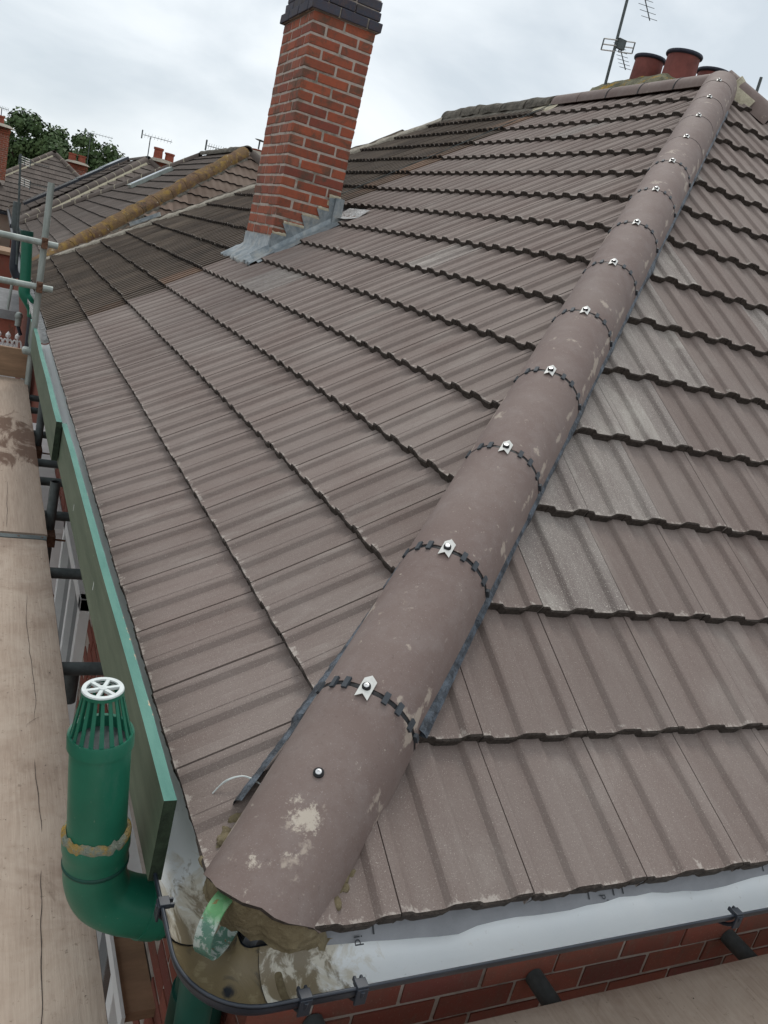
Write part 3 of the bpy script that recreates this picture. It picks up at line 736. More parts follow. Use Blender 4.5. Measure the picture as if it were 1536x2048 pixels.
# mortar spilt into the gutters: lumpy patches resting on the lining
b = MB()
def spill(axis, lo, hi, seed, m='fresh'):
    rows = []
    for i in range(34):
        s = lo + (hi - lo) * i / 33; row = []
        edge = math.sin(PI * i / 33) ** .5
        for k in range(9):
            f = (k / 8. - .5); ph = PI * (.5 + f * .62 * (.6 + .5 * nz((s * 9, seed, 0))))
            r = 1 - (.10 + .10 * nz((s * 16, k * .5, seed))) * edge * (1 - abs(f) * 1.9) if abs(f) < .5 else 1.02
            of = -.0575 - .0575 * math.cos(ph) * max(r, .7); z_ = -.046 * math.sin(ph) ** 1.15 * r
            row.append(Vector((of, s, z_)) if axis == 'y' else Vector((s, of, z_)))
        rows.append(row)
    b.grid(rows, m)
spill('x', .06, .075, 3.)
b.obj('mortar_droppings', GR, 80)
# --- underlay strip hanging into the right gutter, with printed text and rules
b = MB(); rows = []
for i in range(160):
    x = .10 + 7.5 * i / 159.; wv = .012 * nz((x * 4, 0, 0)) + .006 * nz((x * 13, 3, 0))
    rows.append([(x, .06, .085), (x, .01, .042), (x, -.014, .020), (x, -.024 + wv * .6, .009 + wv * .5), (x, -.030 + wv * 1.1, .001 + wv * .9)])
b.grid(rows, 'felt'); U1 = b.obj('underlay_strip', H1, 60)
def text(body, loc, size, rotz, parent, nrm):
    cu = bpy.data.curves.new('t', 'FONT'); cu.body = body; cu.size = size; cu.extrude = .0002
    to = bpy.data.objects.new('t', cu); COL.objects.link(to)
    dg = bpy.context.evaluated_depsgraph_get(); me = bpy.data.meshes.new_from_object(to.evaluated_get(dg)); bpy.data.objects.remove(to)
    me.materials.clear(); me.materials.append(M['print'])
    nrm = Vector(nrm).normalized(); X = Vector((1, 0, 0)); Y = nrm.cross(X)
    mw = Matrix.Translation(loc) @ Matrix((X, Y, nrm)).transposed().to_4x4() @ Matrix.Rotation(rotz, 4, 'Z')
    link('printed_text', me, parent, mw)
un = Vector((0, -.7, 1))
text('id', (.205, -.022, .0155), .026, PI * .5 + PI, U1, un)
text("p'", (.80, -.020, .0175), .022, PI * 1.5, U1, un)
for x in (.245, .765, .835, .862, 1.32, 1.36):
    c = MB(); c.add([(x, -.002, .0325), (x + .0035, -.002, .0325), (x + .0035, -.0235, .0125), (x, -.0235, .0125)], [(0, 3, 2, 1)], 'print'); c.obj('printed_rule', U1)
# tube & pale twine poking out at the hip
b = MB(); b.tube(catmull([(-0.010, 0.278, 0.115), (0.012, 0.278, 0.144), (0.040, 0.268, 0.160), (0.058, 0.250, 0.162), (0.072, 0.236, 0.160)]), .0016, 'capwhite', 5)
b.tube(catmull([(-0.002, 0.285, 0.120), (0.018, 0.274, 0.149), (0.042, 0.262, 0.164), (0.060, 0.245, 0.165), (0.075, 0.228, 0.161)]), .0012, 'capwhite', 5); b.obj('frayed_twine', H1)
# ------------------------------------------------------------------ brick chimney
CH = MB(); X0, X1, Y0, Y1 = 1.43, 1.93, 5.50, 6.25; ZT = 2.835
CH.box((X0 + .004, Y0 + .004, .6), (X1 - .004, Y1 - .004, ZT + .22), 'mortar'); CHO = CH.obj('chimney', H1, label='tall red brick chimney with blue brick cap')
nr = 23; hh = (ZT - 1.06) / nr
def addbrick(lo, hi, m='brick', par=CHO, nm='brick'):
    c = (Vector(lo) + Vector(hi)) / 2; bb = MB(); bb.box(Vector(lo) - c, Vector(hi) - c, m, jit=.0022)
    bb2 = bb.mesh('brick'); mw = Matrix.Translation(c + Vector([random.uniform(-.0015, .0015) for _ in range(3)])); return link(nm, bb2, par, mw, bev=.006)
for r in range(nr):
    z1 = ZT - r * hh - .006; z0 = z1 - hh + .0145
    j = .0145
    if r % 2 == 0:
        xs = [(X0, X0 + .245), (X0 + .245 + j, X1)]
        for i, (a_, c_) in enumerate(xs): addbrick((a_, Y0, z0), (c_, Y0 + .112, z1))
        y = Y0 + .112 + j; L = (Y1 - y - 2 * j) / 3
        for i in range(3): addbrick((X0, y + i * (L + j), z0), (X0 + .112, y + i * (L + j) + L, z1))
        addbrick((X1 - .112, y, z0), (X1, y + L, z1))
    else:
        L = (Y1 - Y0 - .112 - 3 * j) / 2.6 
        L = .235
        y = Y0
        for i in range(3):
            y2 = min(y + L, Y1); addbrick((X0, y, z0), (X0 + .112, y2, z1)); y = y2 + j
        if Y1 - y > .02: addbrick((X0, y, z0), (X0 + .112, Y1, z1))
        a_ = X0 + .112 + j; c_ = X1 - .112 - j
        addbrick((a_, Y0, z0), (c_, Y0 + .112, z1)); addbrick((c_ + j, Y0, z0), (X1, Y0 + .225, z1))
# blue brick oversailing courses
for (ex, za, zb) in ((.032, ZT + .002, ZT + .068), (.012, ZT + .078, ZT + .14), (.006, ZT + .15, ZT + .215)):
    a0, a1, b0, b1 = X0 - ex, X1 + ex, Y0 - ex, Y1 + ex
    n = 3; Lx = (a1 - a0 - .02) / 2.5
    x = a0
    for wd in ((1, 1, .5) if ex > .02 else (.5, 1, 1)): addbrick((x, b0, za), (x + Lx * wd, b0 + .11, zb), 'bluebrick'); x += Lx * wd + .01
    y = b0 + .12; Ly = (b1 - y - .02) / 3
    for i in range(3): addbrick((a0, y, za), (a0 + .11, y + Ly, zb), 'bluebrick'); addbrick((a1 - .11, y, za), (a1, y + Ly, zb), 'bluebrick'); y += Ly + .01
b = MB(); b.box((X0 - .02, Y0 - .02, ZT + .0), (X1 + .02, Y1 + .02, ZT + .07), 'cement'); b.obj('cap_bed', CHO)
# lead flashings
def onA(s, y, n): return Vector((s * CA - n * SA, y, s * SA + n * CA))
b = MB(); th = .004
steps = []   # stepped flashing on the near face, profile (x, z)
zr = lambda x: x * TA + .03
pts = [(X0 - .004, zr(X0) + .02)]
zt = 1.185; xx = X0
tops = [(1.43, 1.215), (1.585, 1.215), (1.555, 1.325), (1.715, 1.325), (1.69, 1.44), (1.845, 1.44), (1.82, 1.555), (1.934, 1.60)]
low = [(1.934, zr(1.934) - .02), (1.43, zr(1.43) - .02)]
tops = [(1.425, 1.24), (1.55, 1.255), (1.50, 1.335), (1.68, 1.345), (1.635, 1.43), (1.79, 1.437), (1.75, 1.51), (1.85, 1.515), (1.835, 1.61), (1.936, 1.63)]
poly = [Vector((x, Y0 - .012 + .002 * nz((x * 9, z * 9, 0)), z)) for x, z in tops + low]
bm = bmesh.new(); vs_ = [bm.verts.new(p) for p in poly]; f = bm.faces.new(vs_); 
r_ = bmesh.ops.extrude_face_region(bm, geom=[f]); bmesh.ops.translate(bm, verts=[v for v in r_['geom'] if isinstance(v, bmesh.types.BMVert)], vec=(0, th, 0)); bmesh.ops.triangulate(bm, faces=bm.faces[:])
me = bpy.data.meshes.new('stepped_flashing'); bm.to_mesh(me); bm.free(); me.materials.append(M['lead']); link('stepped_flashing', me, H1)
for i, (xa, xb, zz) in enumerate(((1.43, 1.545, 1.245), (1.505, 1.675, 1.338), (1.64, 1.785, 1.432), (1.755, 1.85, 1.512), (1.83, 1.93, 1.62))):
    c = MB(); rw = []
    for k in range(12):
        x = xa + (xb - xa) * k / 11; hh_ = .014 + .010 * nz((x * 25, i, 0)); rw.append([(x, Y0 - .0085, zz - .014), (x, Y0 - .014 + .003 * nz((x * 40, i, 2)), zz + .002), (x, Y0 - .009, zz + hh_), (x, Y0 + .002, zz + hh_ + .004)])
    c.grid(rw, 'buff'); c.obj('pointing', CHO, 80)
b = MB(); rows = []      # soaker strip along near face on the tiles
for i in range(40):
    s = 1.66 + .80 * i / 39
    rows.append([onA(s, Y0 - .006, .09), onA(s, Y0 - .02, .045 + .004 * nz((s * 15, 0, 0))), onA(s, Y0 - .06, .034 + .006 * nz((s * 20, 1, 0))), onA(s, Y0 - .12, .036 + .007 * nz((s * 22, 2, 0))), onA(s, Y0 - .155 + .015 * nz((s * 8, 3, 0)), .026)])
b.grid(rows, 'lead'); b.obj('side_flashing', H1, 80)
b = MB(); rows = []      # apron below the left face
for i in range(60):
    y = Y0 - .11 + .98 * i / 59; wv = .012 * math.sin(y * 2 * PI / .15) * .5
    drop = .16 + .02 * nz((y * 6, 0, 0)) + (.01 if i % 4 < 2 else 0)
    s1 = X0 / CA
    rows.append([(X0 - .006, y, X0 * TA + .17 + .006 * nz((y * 4, 0, 2))) if Y0 - .01 < y < Y1 + .01 else onA(s1 + .06, y, .045), (X0 - .008, y, X0 * TA + .07) if Y0 - .01 < y < Y1 + .01 else onA(s1 + .03, y, .04), onA(s1 - .01, y, .045 + wv), onA(s1 - .08, y, .042 + wv), onA(s1 - drop, y, .040 + wv * 1.4), onA(s1 - drop - .004, y, .02)])
b.grid(rows, 'lead'); b.obj('apron_flashing', H1, 80)
b = MB(); b.box((1.88, 5.45, 1.40), (1.95, 5.4985, 1.62), 'lead', jit=.004); rows = []
for i in range(14):
    y = 5.27 + .45 * i / 13; rows.append([onA(2.42, y, .06 + .01 * nz((y * 9, 0, 0))), onA(2.52, y, .03 + .012 * nz((y * 14, 1, 0))), onA(2.64, y, .04 + .012 * nz((y * 11, 2, 0)))])
b.grid(rows, 'flake'); b.obj('back_gutter_flashing', H1)
# rough mortar repairs beside the step flashing
b = MB()
for (cx, cz, w_, h_) in ((1.60, 1.26, .10, .035), (1.72, 1.34, .09, .04), (1.86, 1.57, .07, .045), (1.83, 1.45, .05, .05), (1.55, 1.245, .08, .02)):
    rows = []
    for i in range(9):
        a_ = 2 * PI * i / 8; p = Vector((cx + math.cos(a_) * w_ / 2, Y0 - .002, cz + math.sin(a_) * h_ / 2 + math.cos(a_) * -.01)); rows.append([Vector((cx, Y0 - .008, cz)), p * .5 + Vector((cx, Y0 - .008, cz)) * .5 + Vector((nz(p, 30), -.003, nz(p, 31))) * .01, p + Vector((nz(p, 40), 0, nz(p, 43))) * .02])
    b.grid(rows, 'buff')
b.obj('pointing_repair', CHO)
# ------------------------------------------------------------------ chimney behind the ridge, aerial
b = MB(); b.box((4.22, 4.92, 2.0), (5.12, 5.80, 3.13), 'brick'); C2 = b.obj('chimney', H1, label='low stack with four dark rimmed clay pots behind the ridge')
b = MB(); rows = []
for i in range(25):
    for_ = []
    for j in range(25):
        fx, fy = i / 24, j / 24; ed = min(fx, 1 - fx, fy, 1 - fy); x = 4.14 + 1.06 * fx; y = 4.86 + 1.0 * fy
        for_.append(Vector((x, y, 3.10 + .17 * min(1, ed * 4.5) ** .6 + .018 * nz((x * 14, y * 14, 0)))) + Vector((nz((x * 9, y * 9, 4)), nz((x * 9, y * 9, 8)), 0)) * .015)
    rows.append(for_)
b.grid(rows, 'moss'); b.obj('flaunching', C2, 80)
for k_, (px, py, pz, r_) in enumerate(((4.45, 5.47, 3.455, .132), (4.50, 5.10, 3.46, .145), (4.92, 5.17, 3.46, .14), (4.88, 5.52, 3.44, .135))):
    b = MB(); b.lathe([(r_ * 1.02, 3.03 - pz), (r_ * .93, -.03)], (px, py, pz), (0, 0, 1), 'pot', 28); b.lathe([(r_ * .93, -.032), (r_ * 1.04, -.026), (r_ * 1.07, -.014), (r_ * 1.04, -.002), (r_ * .92, .0), (r_ * .82, -.01), (r_ * .8, -.3)], (px, py, pz), (0, 0, 1), 'potrim', 28)
    b.obj('chimney_pot', C2, 50)
def yagi(par, c, dirn, L, nel, el, elen, r=.005, m='galvdark'):
    dirn = Vector(dirn).normalized(); el = Vector(el).normalized(); c = Vector(c)
    b = MB(); b.tube([c, c + dirn * L], r, m, 6); b.obj('boom', par)
    for i in range(nel):
        q = c + dirn * L * (i + .6) / nel; b = MB(); b.tube([q - el * elen / 2, q + el * elen / 2], r * .45, m, 5); b.obj('element', par)
AE = thing('tv_aerial', (4.226, 5.7, 2.9), 'tall tv aerial on a dark pole beside the chimney pots', 'aerial', 'tv aerials on the roofs')
b = MB(); b.tube([(4.235, 5.7, 2.95), (4.188, 5.7, 4.3)], .013, 'galvdark', 10); b.obj('pole', AE, 50)
yagi(AE, (4.24, 5.70, 3.545), (.143, -.02, -.19), .235, 7, (1, 0, .1), .13)
yagi(AE, (4.30, 5.70, 4.03), (.143, -.02, -.19), .30, 6, (1, 0, .1), .18)
b = MB()
for (u0_, u1_, zt_, zb_) in ((-.165, -.02, .03, -.06), (.02, .165, .03, -.06)):
    for zz in (zt_, (zt_ + zb_) / 2, zb_): b.tube([(4.24 + u0_, 5.69, 3.525 + zz + .22 * u0_), (4.24 + u1_, 5.69, 3.525 + zz + .22 * u1_)], .0055, 'alu', 6)
    for uu in (u0_, u1_): b.tube([(4.24 + uu, 5.69, 3.525 + zt_ + .22 * uu), (4.24 + uu, 5.69, 3.525 + zb_ + .22 * uu)], .0065, 'galvdark', 6)
b.box((4.22, 5.67, 3.49), (4.30, 5.70, 3.57), 'galvdark'); b.obj('reflector', AE)
b = MB(); b.tube([(4.93, 4.6, 2.3), (4.915, 4.6, 3.36)], .012, 'galvdark', 8); tag(b.obj('aerial_pole'), 'short dark pole at the right edge behind the hip', 'pole')
# ------------------------------------------------------------------ attached old house
H2 = thing('brick_house', (4.1, 9.3, -5.3), 'attached old house with weathered dark ribbed tiles beyond the chimney', 'house')
S2 = slopeobj(H2, [(0, 6.16, 0), (KX, 6.16, ZK), (KX, 8.3, ZK), (0, 12.4, 0)][::-1], NA)
def skipO(c): return 1.3 < c.x < 2.2 and c.y < 6.4
def pickO(c, rnd): return rnd.choice(OLDO) if c.y < 6.42 and rnd.random() < .7 else rnd.choice(OLDT)
OFO = [.03, .01] + [.0] * 20
# a narrow first column then whole tiles
nO = lay(S2, (0, 0, 0), UA, VA, NA, 15, -(6.10 + 21 * TW), (0, 21), OLDT, 'old_roof_tile', [((0, 12.37, 0), (-.7071, -.7071, 0))], skipO, pick=pickO, jit=.004, nof=OFO, cap=295)
print('old tiles', nO)
b = MB()
b.add([(8.2, 6.16, 0), (8.2, 12.4, 0), (KX, 8.3, ZK), (KX, 6.16, ZK)], [(0, 1, 2, 3)], 'oldtile'); b.add([(8.2, 12.4, 0), (0, 12.4, 0), (KX, 8.3, ZK)], [(0, 1, 2)], 'oldtile'); b.obj('back_slope', H2)
b = MB(); b.box((.13, 6.12, -5.3), (8.05, 12.25, -.07), 'wallbrick'); b.obj('wall', H2)
h3 = Vector((1, -1, TA)).normalized(); l3 = Vector((1, 1, 0)).normalized(); u3 = h3.cross(l3); u3 = u3 if u3.z > 0 else -u3
for i in range(13):
    b = MB(); ridge_tile(b, Vector((0, 12.4, 0)), h3, l3, u3, .1 + i * .45, .1 + i * .45 + .43, ('oldtile',), e0=-.05, w_=.11, h_=.11, rough=.03, nseg=3); b.obj('hip_tile', H2, 60)
b = MB(); rows = []
for i in range(120):
    t = .05 + 6.4 * i / 119; p = Vector((0, 12.4, 0)) + h3 * t
    q = h3.cross(NA); q = q if q.y < 0 else -q
    dm = .2 + .05 * nz((t * 3, 0, 0)) + .03 * nz((t * 11, 3, 0))
    rows.append([p + q * .07 + NA * (.06 + .02 * nz((t * 8, 1, 0))), p + q * .13 + NA * (.055 + .015 * nz((t * 9, 5, 0))), p + q * dm + NA * (.045 + .02 * nz((t * 13, 2, 0))), p + q * (dm + .01) + NA * .005])
b.grid(rows, 'cement'); b.obj('hip_mortar', H2, 80)
b = MB(); b.box((0, 0, 0), (.5, .02, .05), 'lead', Matrix.Translation(Vector((0, 12.4, 0)) + h3 * 1.95 + Vector((-.10, -.14, .03))) @ Matrix((h3, l3, u3)).transposed().to_4x4()); b.obj('lead_patch', H2)
for i in range(5):
    b = MB(); ridge_tile(b, Vector((KX, 0, ZR)), dR, latR, upR, 6.14 + i * .44, 6.14 + i * .44 + .42, ('oldridge',), e0=-.05, w_=.13, h_=.12, rough=.022, nseg=4); b.obj('ridge_tile', H2, 60)
b = MB(); rows = []
for i in range(50):
    y = 5.98 + 2.4 * i / 49; rows.append([(KX - .09, y, ZR - .02 + .02 * nz((y * 9, 0, 0))), (KX - .14, y, ZR - .07 + .015 * nz((y * 7, 2, 0))), (KX - .19 + .02 * nz((y * 5, 0, 4)), y, ZR - .115 + .012 * nz((y * 8, 3, 0))), (KX - .20, y, ZR - .20)])
b.grid(rows[:9], 'buff'); b.grid(rows[8:], 'oldridge'); b.obj('ridge_mortar', H2, 80)
# thin cable over the old slope
b = MB(); b.tube([onA(s, y, .06) for s, y in ((1.9, 6.6), (3.2, 6.35), (4.2, 6.15), (4.95, 6.05))], .004, 'galvdark', 5); tag(b.obj('cable'), 'thin cable draped up the old tiles behind the chimney', 'cable')
# flaking old gutter of the attached house
t = thing('old_gutter', (-.05, 9, -.05), 'flaking white old gutter below the weathered tiles', 'gutter')
b = MB(); rows = []
for i in range(120):
    y = 6.22 + 6.0 * i / 119; rows.append([Vector((o_ * 1. + .006 * nz((y * 9, k, 0)), y, z_ + .012 * nz((y * 7, k * .3, 3)) - (.05 if z_ > -.01 and nz((y * 4, 0, 9)) > .12 else 0))) for k, (o_, z_) in enumerate(GP[::2])])
b.grid(rows, 'flake'); b.obj('trough', t, 60)
# ------------------------------------------------------------------ scaffold
ZB = -.345
def board(name, lo, hi, m, label, bev=.003, **k):
    c = (Vector(lo) + Vector(hi)) / 2; b = MB(); b.box(Vector(lo) - c, Vector(hi) - c, m); o = b.obj(name, None, bev=bev); o.location = c; tag(o, label, 'board'); return o
def plank(x0, x1, y0, y1, z, m, name, label, along='y', crack=True, parent=None):
    """a board with a slightly uneven top; drying cracks are dark strips laid over it, not grooves"""
    b = MB(); nL = 60; nW = 14; rows = []
    ck = .62
    for i in range(nL + 1):
        f = i / nL; row = []
        for k in range(nW + 1):
            g_ = k / nW; L_ = (y0 + (y1 - y0) * f) if along == 'y' else (x0 + (x1 - x0) * f); W_ = (x0 + (x1 - x0) * g_) if along == 'y' else (y0 + (y1 - y0) * g_)
            zz = z + .0015 * nz((L_ * 3, W_ * 12, 1)) - (.003 if k in (0, nW) else 0)
            if k in (0, nW): W_ += .0025 * nz((L_ * 5, k, 3))
            row.append((W_, L_, zz) if along == 'y' else (L_, W_, zz))
        rows.append(row)
    b.grid(rows, m)
    lowz = z - .038; top = rows
    for kk in (0, nW): b.grid([[r[kk] for r in top], [(r[kk][0], r[kk][1], lowz) for r in top]], m)
    for rr in (top[0], top[-1]): b.grid([rr, [(q[0], q[1], lowz) for q in rr]], m)
    b.grid([[(q[0], q[1], lowz) for q in top[0]], [(q[0], q[1], lowz) for q in top[-1]]], m)
    o = b.obj(name, None, 40); tag(o, label, 'board', 'scaffold boards underfoot'); return o
def crack(par, pts, wd=.001, nm='crack'):  # flat dark strip for a drying crack, its inner shade put into the colour
    b = MB(); rows = []
    pts = catmull(pts, 8)
    for i, p in enumerate(pts):
        f = i / (len(pts) - 1); w_ = wd * (math.sin(PI * f) ** .5 + .1) * (1 + .5 * nz((p[0] * 40, p[1] * 40, 0))); ox = .004 * nz((p[1] * 14, p[0] * 14, 4))
        rows.append([(p[0] + ox - w_, p[1], p[2] + .0026), (p[0] + ox + w_, p[1], p[2] + .0026)])
    b.grid(rows, 'nose'); b.obj(nm, par)
P1 = plank(-.392, -.158, -1.8, 2.735, ZB, 'board', 'scaffold_board', 'near pale scaffold board with a long drying crack')
P2 = plank(-.388, -.150, 2.775, 6.15, ZB, 'stain', 'scaffold_board', 'far scaffold board with reddish mud stains past the metal band')
P1b = plank(-.632, -.400, -1.8, 2.735, ZB, 'board', 'scaffold_board', 'outer scaffold board at the left edge of the walkway near the camera')
P2b = plank(-.628, -.396, 2.775, 6.15, ZB, 'stain', 'scaffold_board', 'outer scaffold board at the left edge of the walkway at the far end')
crack(P1, [(-.256, 2.15, ZB), (-.262, 1.8, ZB), (-.25, 1.45, ZB), (-.256, 1.25, ZB)], .0007)
crack(P1, [(-.262, 1.05, ZB), (-.259, .9, ZB), (-.256, .75, ZB)], .0008)
crack(P1, [(-.262, .62, ZB), (-.27, .45, ZB), (-.276, .28, ZB), (-.285, .1, ZB)], .0009)
crack(P1, [(-.28, 1.22, ZB), (-.255, 1.25, ZB), (-.235, 1.265, ZB)], .0008)
crack(P1, [(-.19, 1.24, ZB), (-.175, 1.243, ZB), (-.162, 1.246, ZB)], .001)
crack(P2, [(-.315, 3.5, ZB), (-.32, 3.1, ZB), (-.322, 2.82, ZB)], .0008)
for par, x0, x1 in ((P1, -.394, -.156), (P1b, -.634, -.398)):
    b = MB(); b.box((x0, 2.70, ZB - .02), (x1, 2.742, ZB + .0045), 'galvdark'); o = b.obj('end_band', par, bev=.001)
    for x in (x0 + .03, (x0 + x1) / 2, x1 - .02):
        c = MB(); c.lathe([(.006, 0), (.004, .002), (.0001, .0025)], (x, 2.72, ZB + .0045), (0, 0, 1), 'rust', 10); c.obj('nail', par)
P3 = plank(.30, 3.9, -.205, .024, ZB, 'board', 'scaffold_board', 'scaffold board along the right wall at the bottom edge', 'x')
P4 = plank(.25, 3.9, -.445, -.214, ZB, 'board', 'scaffold_board', 'outer scaffold board in the bottom right corner', 'x')
# toe boards
def toe(name, y0, y1, xa, xb, za, zb, h, label):
    t = thing(name, ((xa + xb) / 2, y0, za - h), label, 'board', 'green toe boards')
    b = MB(); n = 40; rows = []
    for i in range(n + 1):
        f = i / n; y = y0 + (y1 - y0) * f; z = za + (zb - za) * f + .003 * nz((y * 1.3, 0, 0)); q = .006 * nz((y * .8, 5, 0)); e_ = .0015 * nz((y * 9, 2, 0))
        rows.append([Vector((xa + q, y, z)), Vector((xa + q - .001, y, z - h)), Vector((xb + q, y, z - h)), Vector((xb + q + e_, y, z))])
    b.grid([[r[0], r[1], r[2], r[3]] for r in rows], 'gwood'); b.grid([[r[3], r[0]] for r in rows], 'gtop'); b.add(rows[0], [(0, 1, 2, 3)], 'gdark'); b.add(rows[-1], [(3, 2, 1, 0)], 'gdark')
    b.obj('plank', t, bev=.0008); return t
T1 = toe('toe_board', .20, 3.02, -.129, -.105, .166, .132, .182, 'near green painted toe board with flaked top edge beside the gutter')
T2 = toe('toe_board', 2.93, 6.5, -.160, -.134, .158, .10, .19, 'far green painted toe board running to the scaffold pole')
for (x_, y_, z_) in ((-.1305, 1.35, .07), (-.1305, .62, .085), (-.1305, 2.1, .05)):
    b = MB(); b.add([(x_, y_, z_), (x_, y_ + .008, z_ + .004), (x_, y_ + .012, z_ - .028), (x_, y_ + .002, z_ - .024)], [(0, 1, 2, 3)], 'capwhite'); b.obj('paint_fleck', T1)
E1 = board('end_board', (-.62, 6.16, -.34), (-.16, 6.2, -.105), 'brownboard', 'brown board standing on edge across the far end of the walkway')
b = MB(); rc = random.Random(5)
def crumb(p, r, m):
    vs = [p + Vector((rc.uniform(-r, r), rc.uniform(-r, r), rc.uniform(0, r * 1.2))) for _ in range(5)]; b.add(vs, [(0, 1, 2), (0, 2, 3), (0, 3, 4), (1, 2, 4), (2, 3, 4), (0, 1, 4)], m)
for i in range(420):
    crumb(Vector((rc.uniform(-.6, -.165), rc.uniform(-.6, 5), ZB + .001)), rc.uniform(.0008, .0032), rc.choice(('cement', 'nose', 'tile', 'brownboard')))
for i in range(150): crumb(Vector((rc.uniform(.35, 2.5), rc.uniform(-.19, .01), ZB + .001)), rc.uniform(.0008, .003), rc.choice(('cement', 'nose', 'tile')))
o = b.obj('mortar_crumbs', None); tag(o, 'crumbs of mortar and tile grit scattered on the scaffold boards', 'debris'); o['kind'] = 'stuff'
# tubes
SC = thing('scaffolding', (-.145, 6.0, -5.3), 'galvanised scaffold pole with two guard rails at the walkway end', 'scaffolding')
b = MB(); b.tube([(-.148, 6.0, -5.3), (-.15, 6.0, 1.2)], .0242, 'galv', 16, cap=False); b.lathe([(.0242, 0), (.019, 0), (.018, -.3)], (-.15, 6.0, 1.2), (0, 0, 1), 'galvdark', 16); b.obj('standard', SC, 50)
for zz in (.76, .43):
    b = MB(); b.tube([(-2.4, 5.95, zz + .0), (-.055, 5.95, zz)], .0242, 'galv', 16, cap=False); b.lathe([(.0242, 0), (.019, 0), (.018, -.3)], (-.055, 5.95, zz), (1, 0, 0), 'galvdark', 16); b.obj('guard_rail', SC, 50)
    b = MB(); b.box((-.172, 5.915, zz - .04), (-.128, 6.035, zz + .04), 'rust'); b.tube([(-.15, 5.90, zz + .03), (-.15, 5.93, zz + .03)], .014, 'rust', 8); b.obj('coupler', SC, bev=.012)
b = MB(); b.box((-.22, 5.94, -.105), (-.10, 6.06, -.055), 'galv'); b.obj('base_coupler', SC, bev=.018)
b = MB(); b.tube([(-.16, -2.5, -.445), (-.16, 6.6, -.445)], .0242, 'galvdark', 12); b.obj('ledger', SC, 50)
for y in (1.66, 2.48, 3.2, 3.75, 4.1, 4.75, 5.4, 5.8):
    b = MB(); b.tube([(-1.3, y, -.4075), (.117, y, -.4075)], .0242, 'galvdark', 14); b.obj('transom', SC, 50)
for x in (.28, .885, 1.59, 2.4):
    b = MB(); b.tube([(x, .148, -.4085), (x - .01, -1.2, -.4085)], .0242, 'galvdark', 14); b.obj('transom', SC, 50)
for (y, zt_) in ((3.05, -.19), (4.55, -.15)):
    b = MB(); b.tube([(-.125, y - .0, -3.5), (-.115, y + .05, zt_)], .0242, 'galvdark', 14, cap=False); b.lathe([(.0242, 0), (.019, 0), (.018, -.3)], (-.115, y + .05, zt_), (0, 0, 1), 'rubber', 14); b.obj('standard', SC, 50)
    b = MB(); b.box((-.15, y - .06, -.50), (-.09, y + .04, -.44), 'rust'); b.tube([(-.12, y - .02, -.47), (-.04, y - .03, -.47)], .006, 'rust', 6); b.obj('coupler', SC, bev=.008)
b = MB(); b.tube([(-.07, 1.95, -.72), (-.07, 1.95, -.58)], .03, 'galvdark', 16, cap=False); b.lathe([(.03, 0), (.024, .0), (.023, -.1)], (-.07, 1.95, -.58), (0, 0, 1), 'rubber', 16); b.obj('tube_end', SC, 50)
# ------------------------------------------------------------------ green soil vent pipe
PV = thing('vent_pipe', (.05, .3, -5.3), 'green soil vent pipe with slotted cage cowl beside the toe board', 'pipe')
r0 = .055; YP = .29
axis = (Vector((-.25, YP, .345)) - Vector((-.213, YP, -.03))).normalized()
base = Vector((-.213, YP, -.03))
pt = lambda L: base + axis * L
b = MB(); b.lathe([(r0, .02), (r0, .275)], base, axis, 'gpipe', 40)
b.obj('upper_pipe', PV, 50)
b = MB(); b.lathe([(r0 + .0005, .262), (r0 + .0045, .264), (r0 + .0045, .287), (r0 + .003, .292), (r0 - .002, .290), (r0 - .004, .262)], base, axis, 'gpipe', 40); b.lathe([(r0 - .003, .268), (.0001, .266)], base, axis, 'galvdark', 40); o = b.obj('cowl', PV, 50)
a1 = axis.orthogonal().normalized(); b1 = axis.cross(a1)
for k in range(18):
    ph = 2 * PI * k / 18; r_ = a1 * math.cos(ph) + b1 * math.sin(ph); tt = -a1 * math.sin(ph) + b1 * math.cos(ph)
    p0, p1 = pt(.288) + r_ * (r0 - .001), pt(.378) + r_ * .0345
    c = MB(); q = [p0 - tt * .0042, p0 + tt * .0042, p1 + tt * .0028, p1 - tt * .0028]; c.add(q + [x_ - r_ * .002 for x_ in q], [(0, 1, 2, 3), (7, 6, 5, 4), (0, 3, 7, 4), (1, 5, 6, 2)], 'gpipe'); c.obj('cage_bar', o)
c = MB(); c.lathe([(.0285, .380), (.0285, .3835), (.036, .3835), (.0375, .380), (.037, .3745), (.0285, .3745)], base, axis, 'capwhite', 36); 
c.lathe([(.0378, .381), (.0378, .374)], base, axis, 'gpipe', 36)
for k in range(3):
    ph = PI * k / 3 + .35; r_ = a1 * math.cos(ph) + b1 * math.sin(ph); tt = axis.cross(r_)
    mt = Matrix.Translation(pt(.3795)) @ Matrix((r_, tt, axis)).transposed().to_4x4(); c.box((-.031, -.0032, -.0022), (.031, .0032, .0034 + k * .0002), 'capwhite', mt)
c.lathe([(.0075, .3785), (.0075, .3842), (.0001, .3846)], base, axis, 'capwhite', 16); c.obj('cage_top', o, 50)
b = MB(); b.lathe([(r0, .07), (r0 + .0075, .07), (r0 + .0085, .06), (r0 + .0085, .035), (r0 + .006, .028), (r0 + .006, .005)], base, axis, 'gpipe', 40)
el = [base + axis * .01]
b2 = catmull([tuple(base + axis * .03), tuple(base), (-.207, YP, -.075), (-.187, YP, -.118), (-.145, YP, -.148), (-.095, YP, -.166), (-.06, YP, -.176)], 5)
b.tube(b2, r0 + .005, 'gpipe', 40, cap=False)
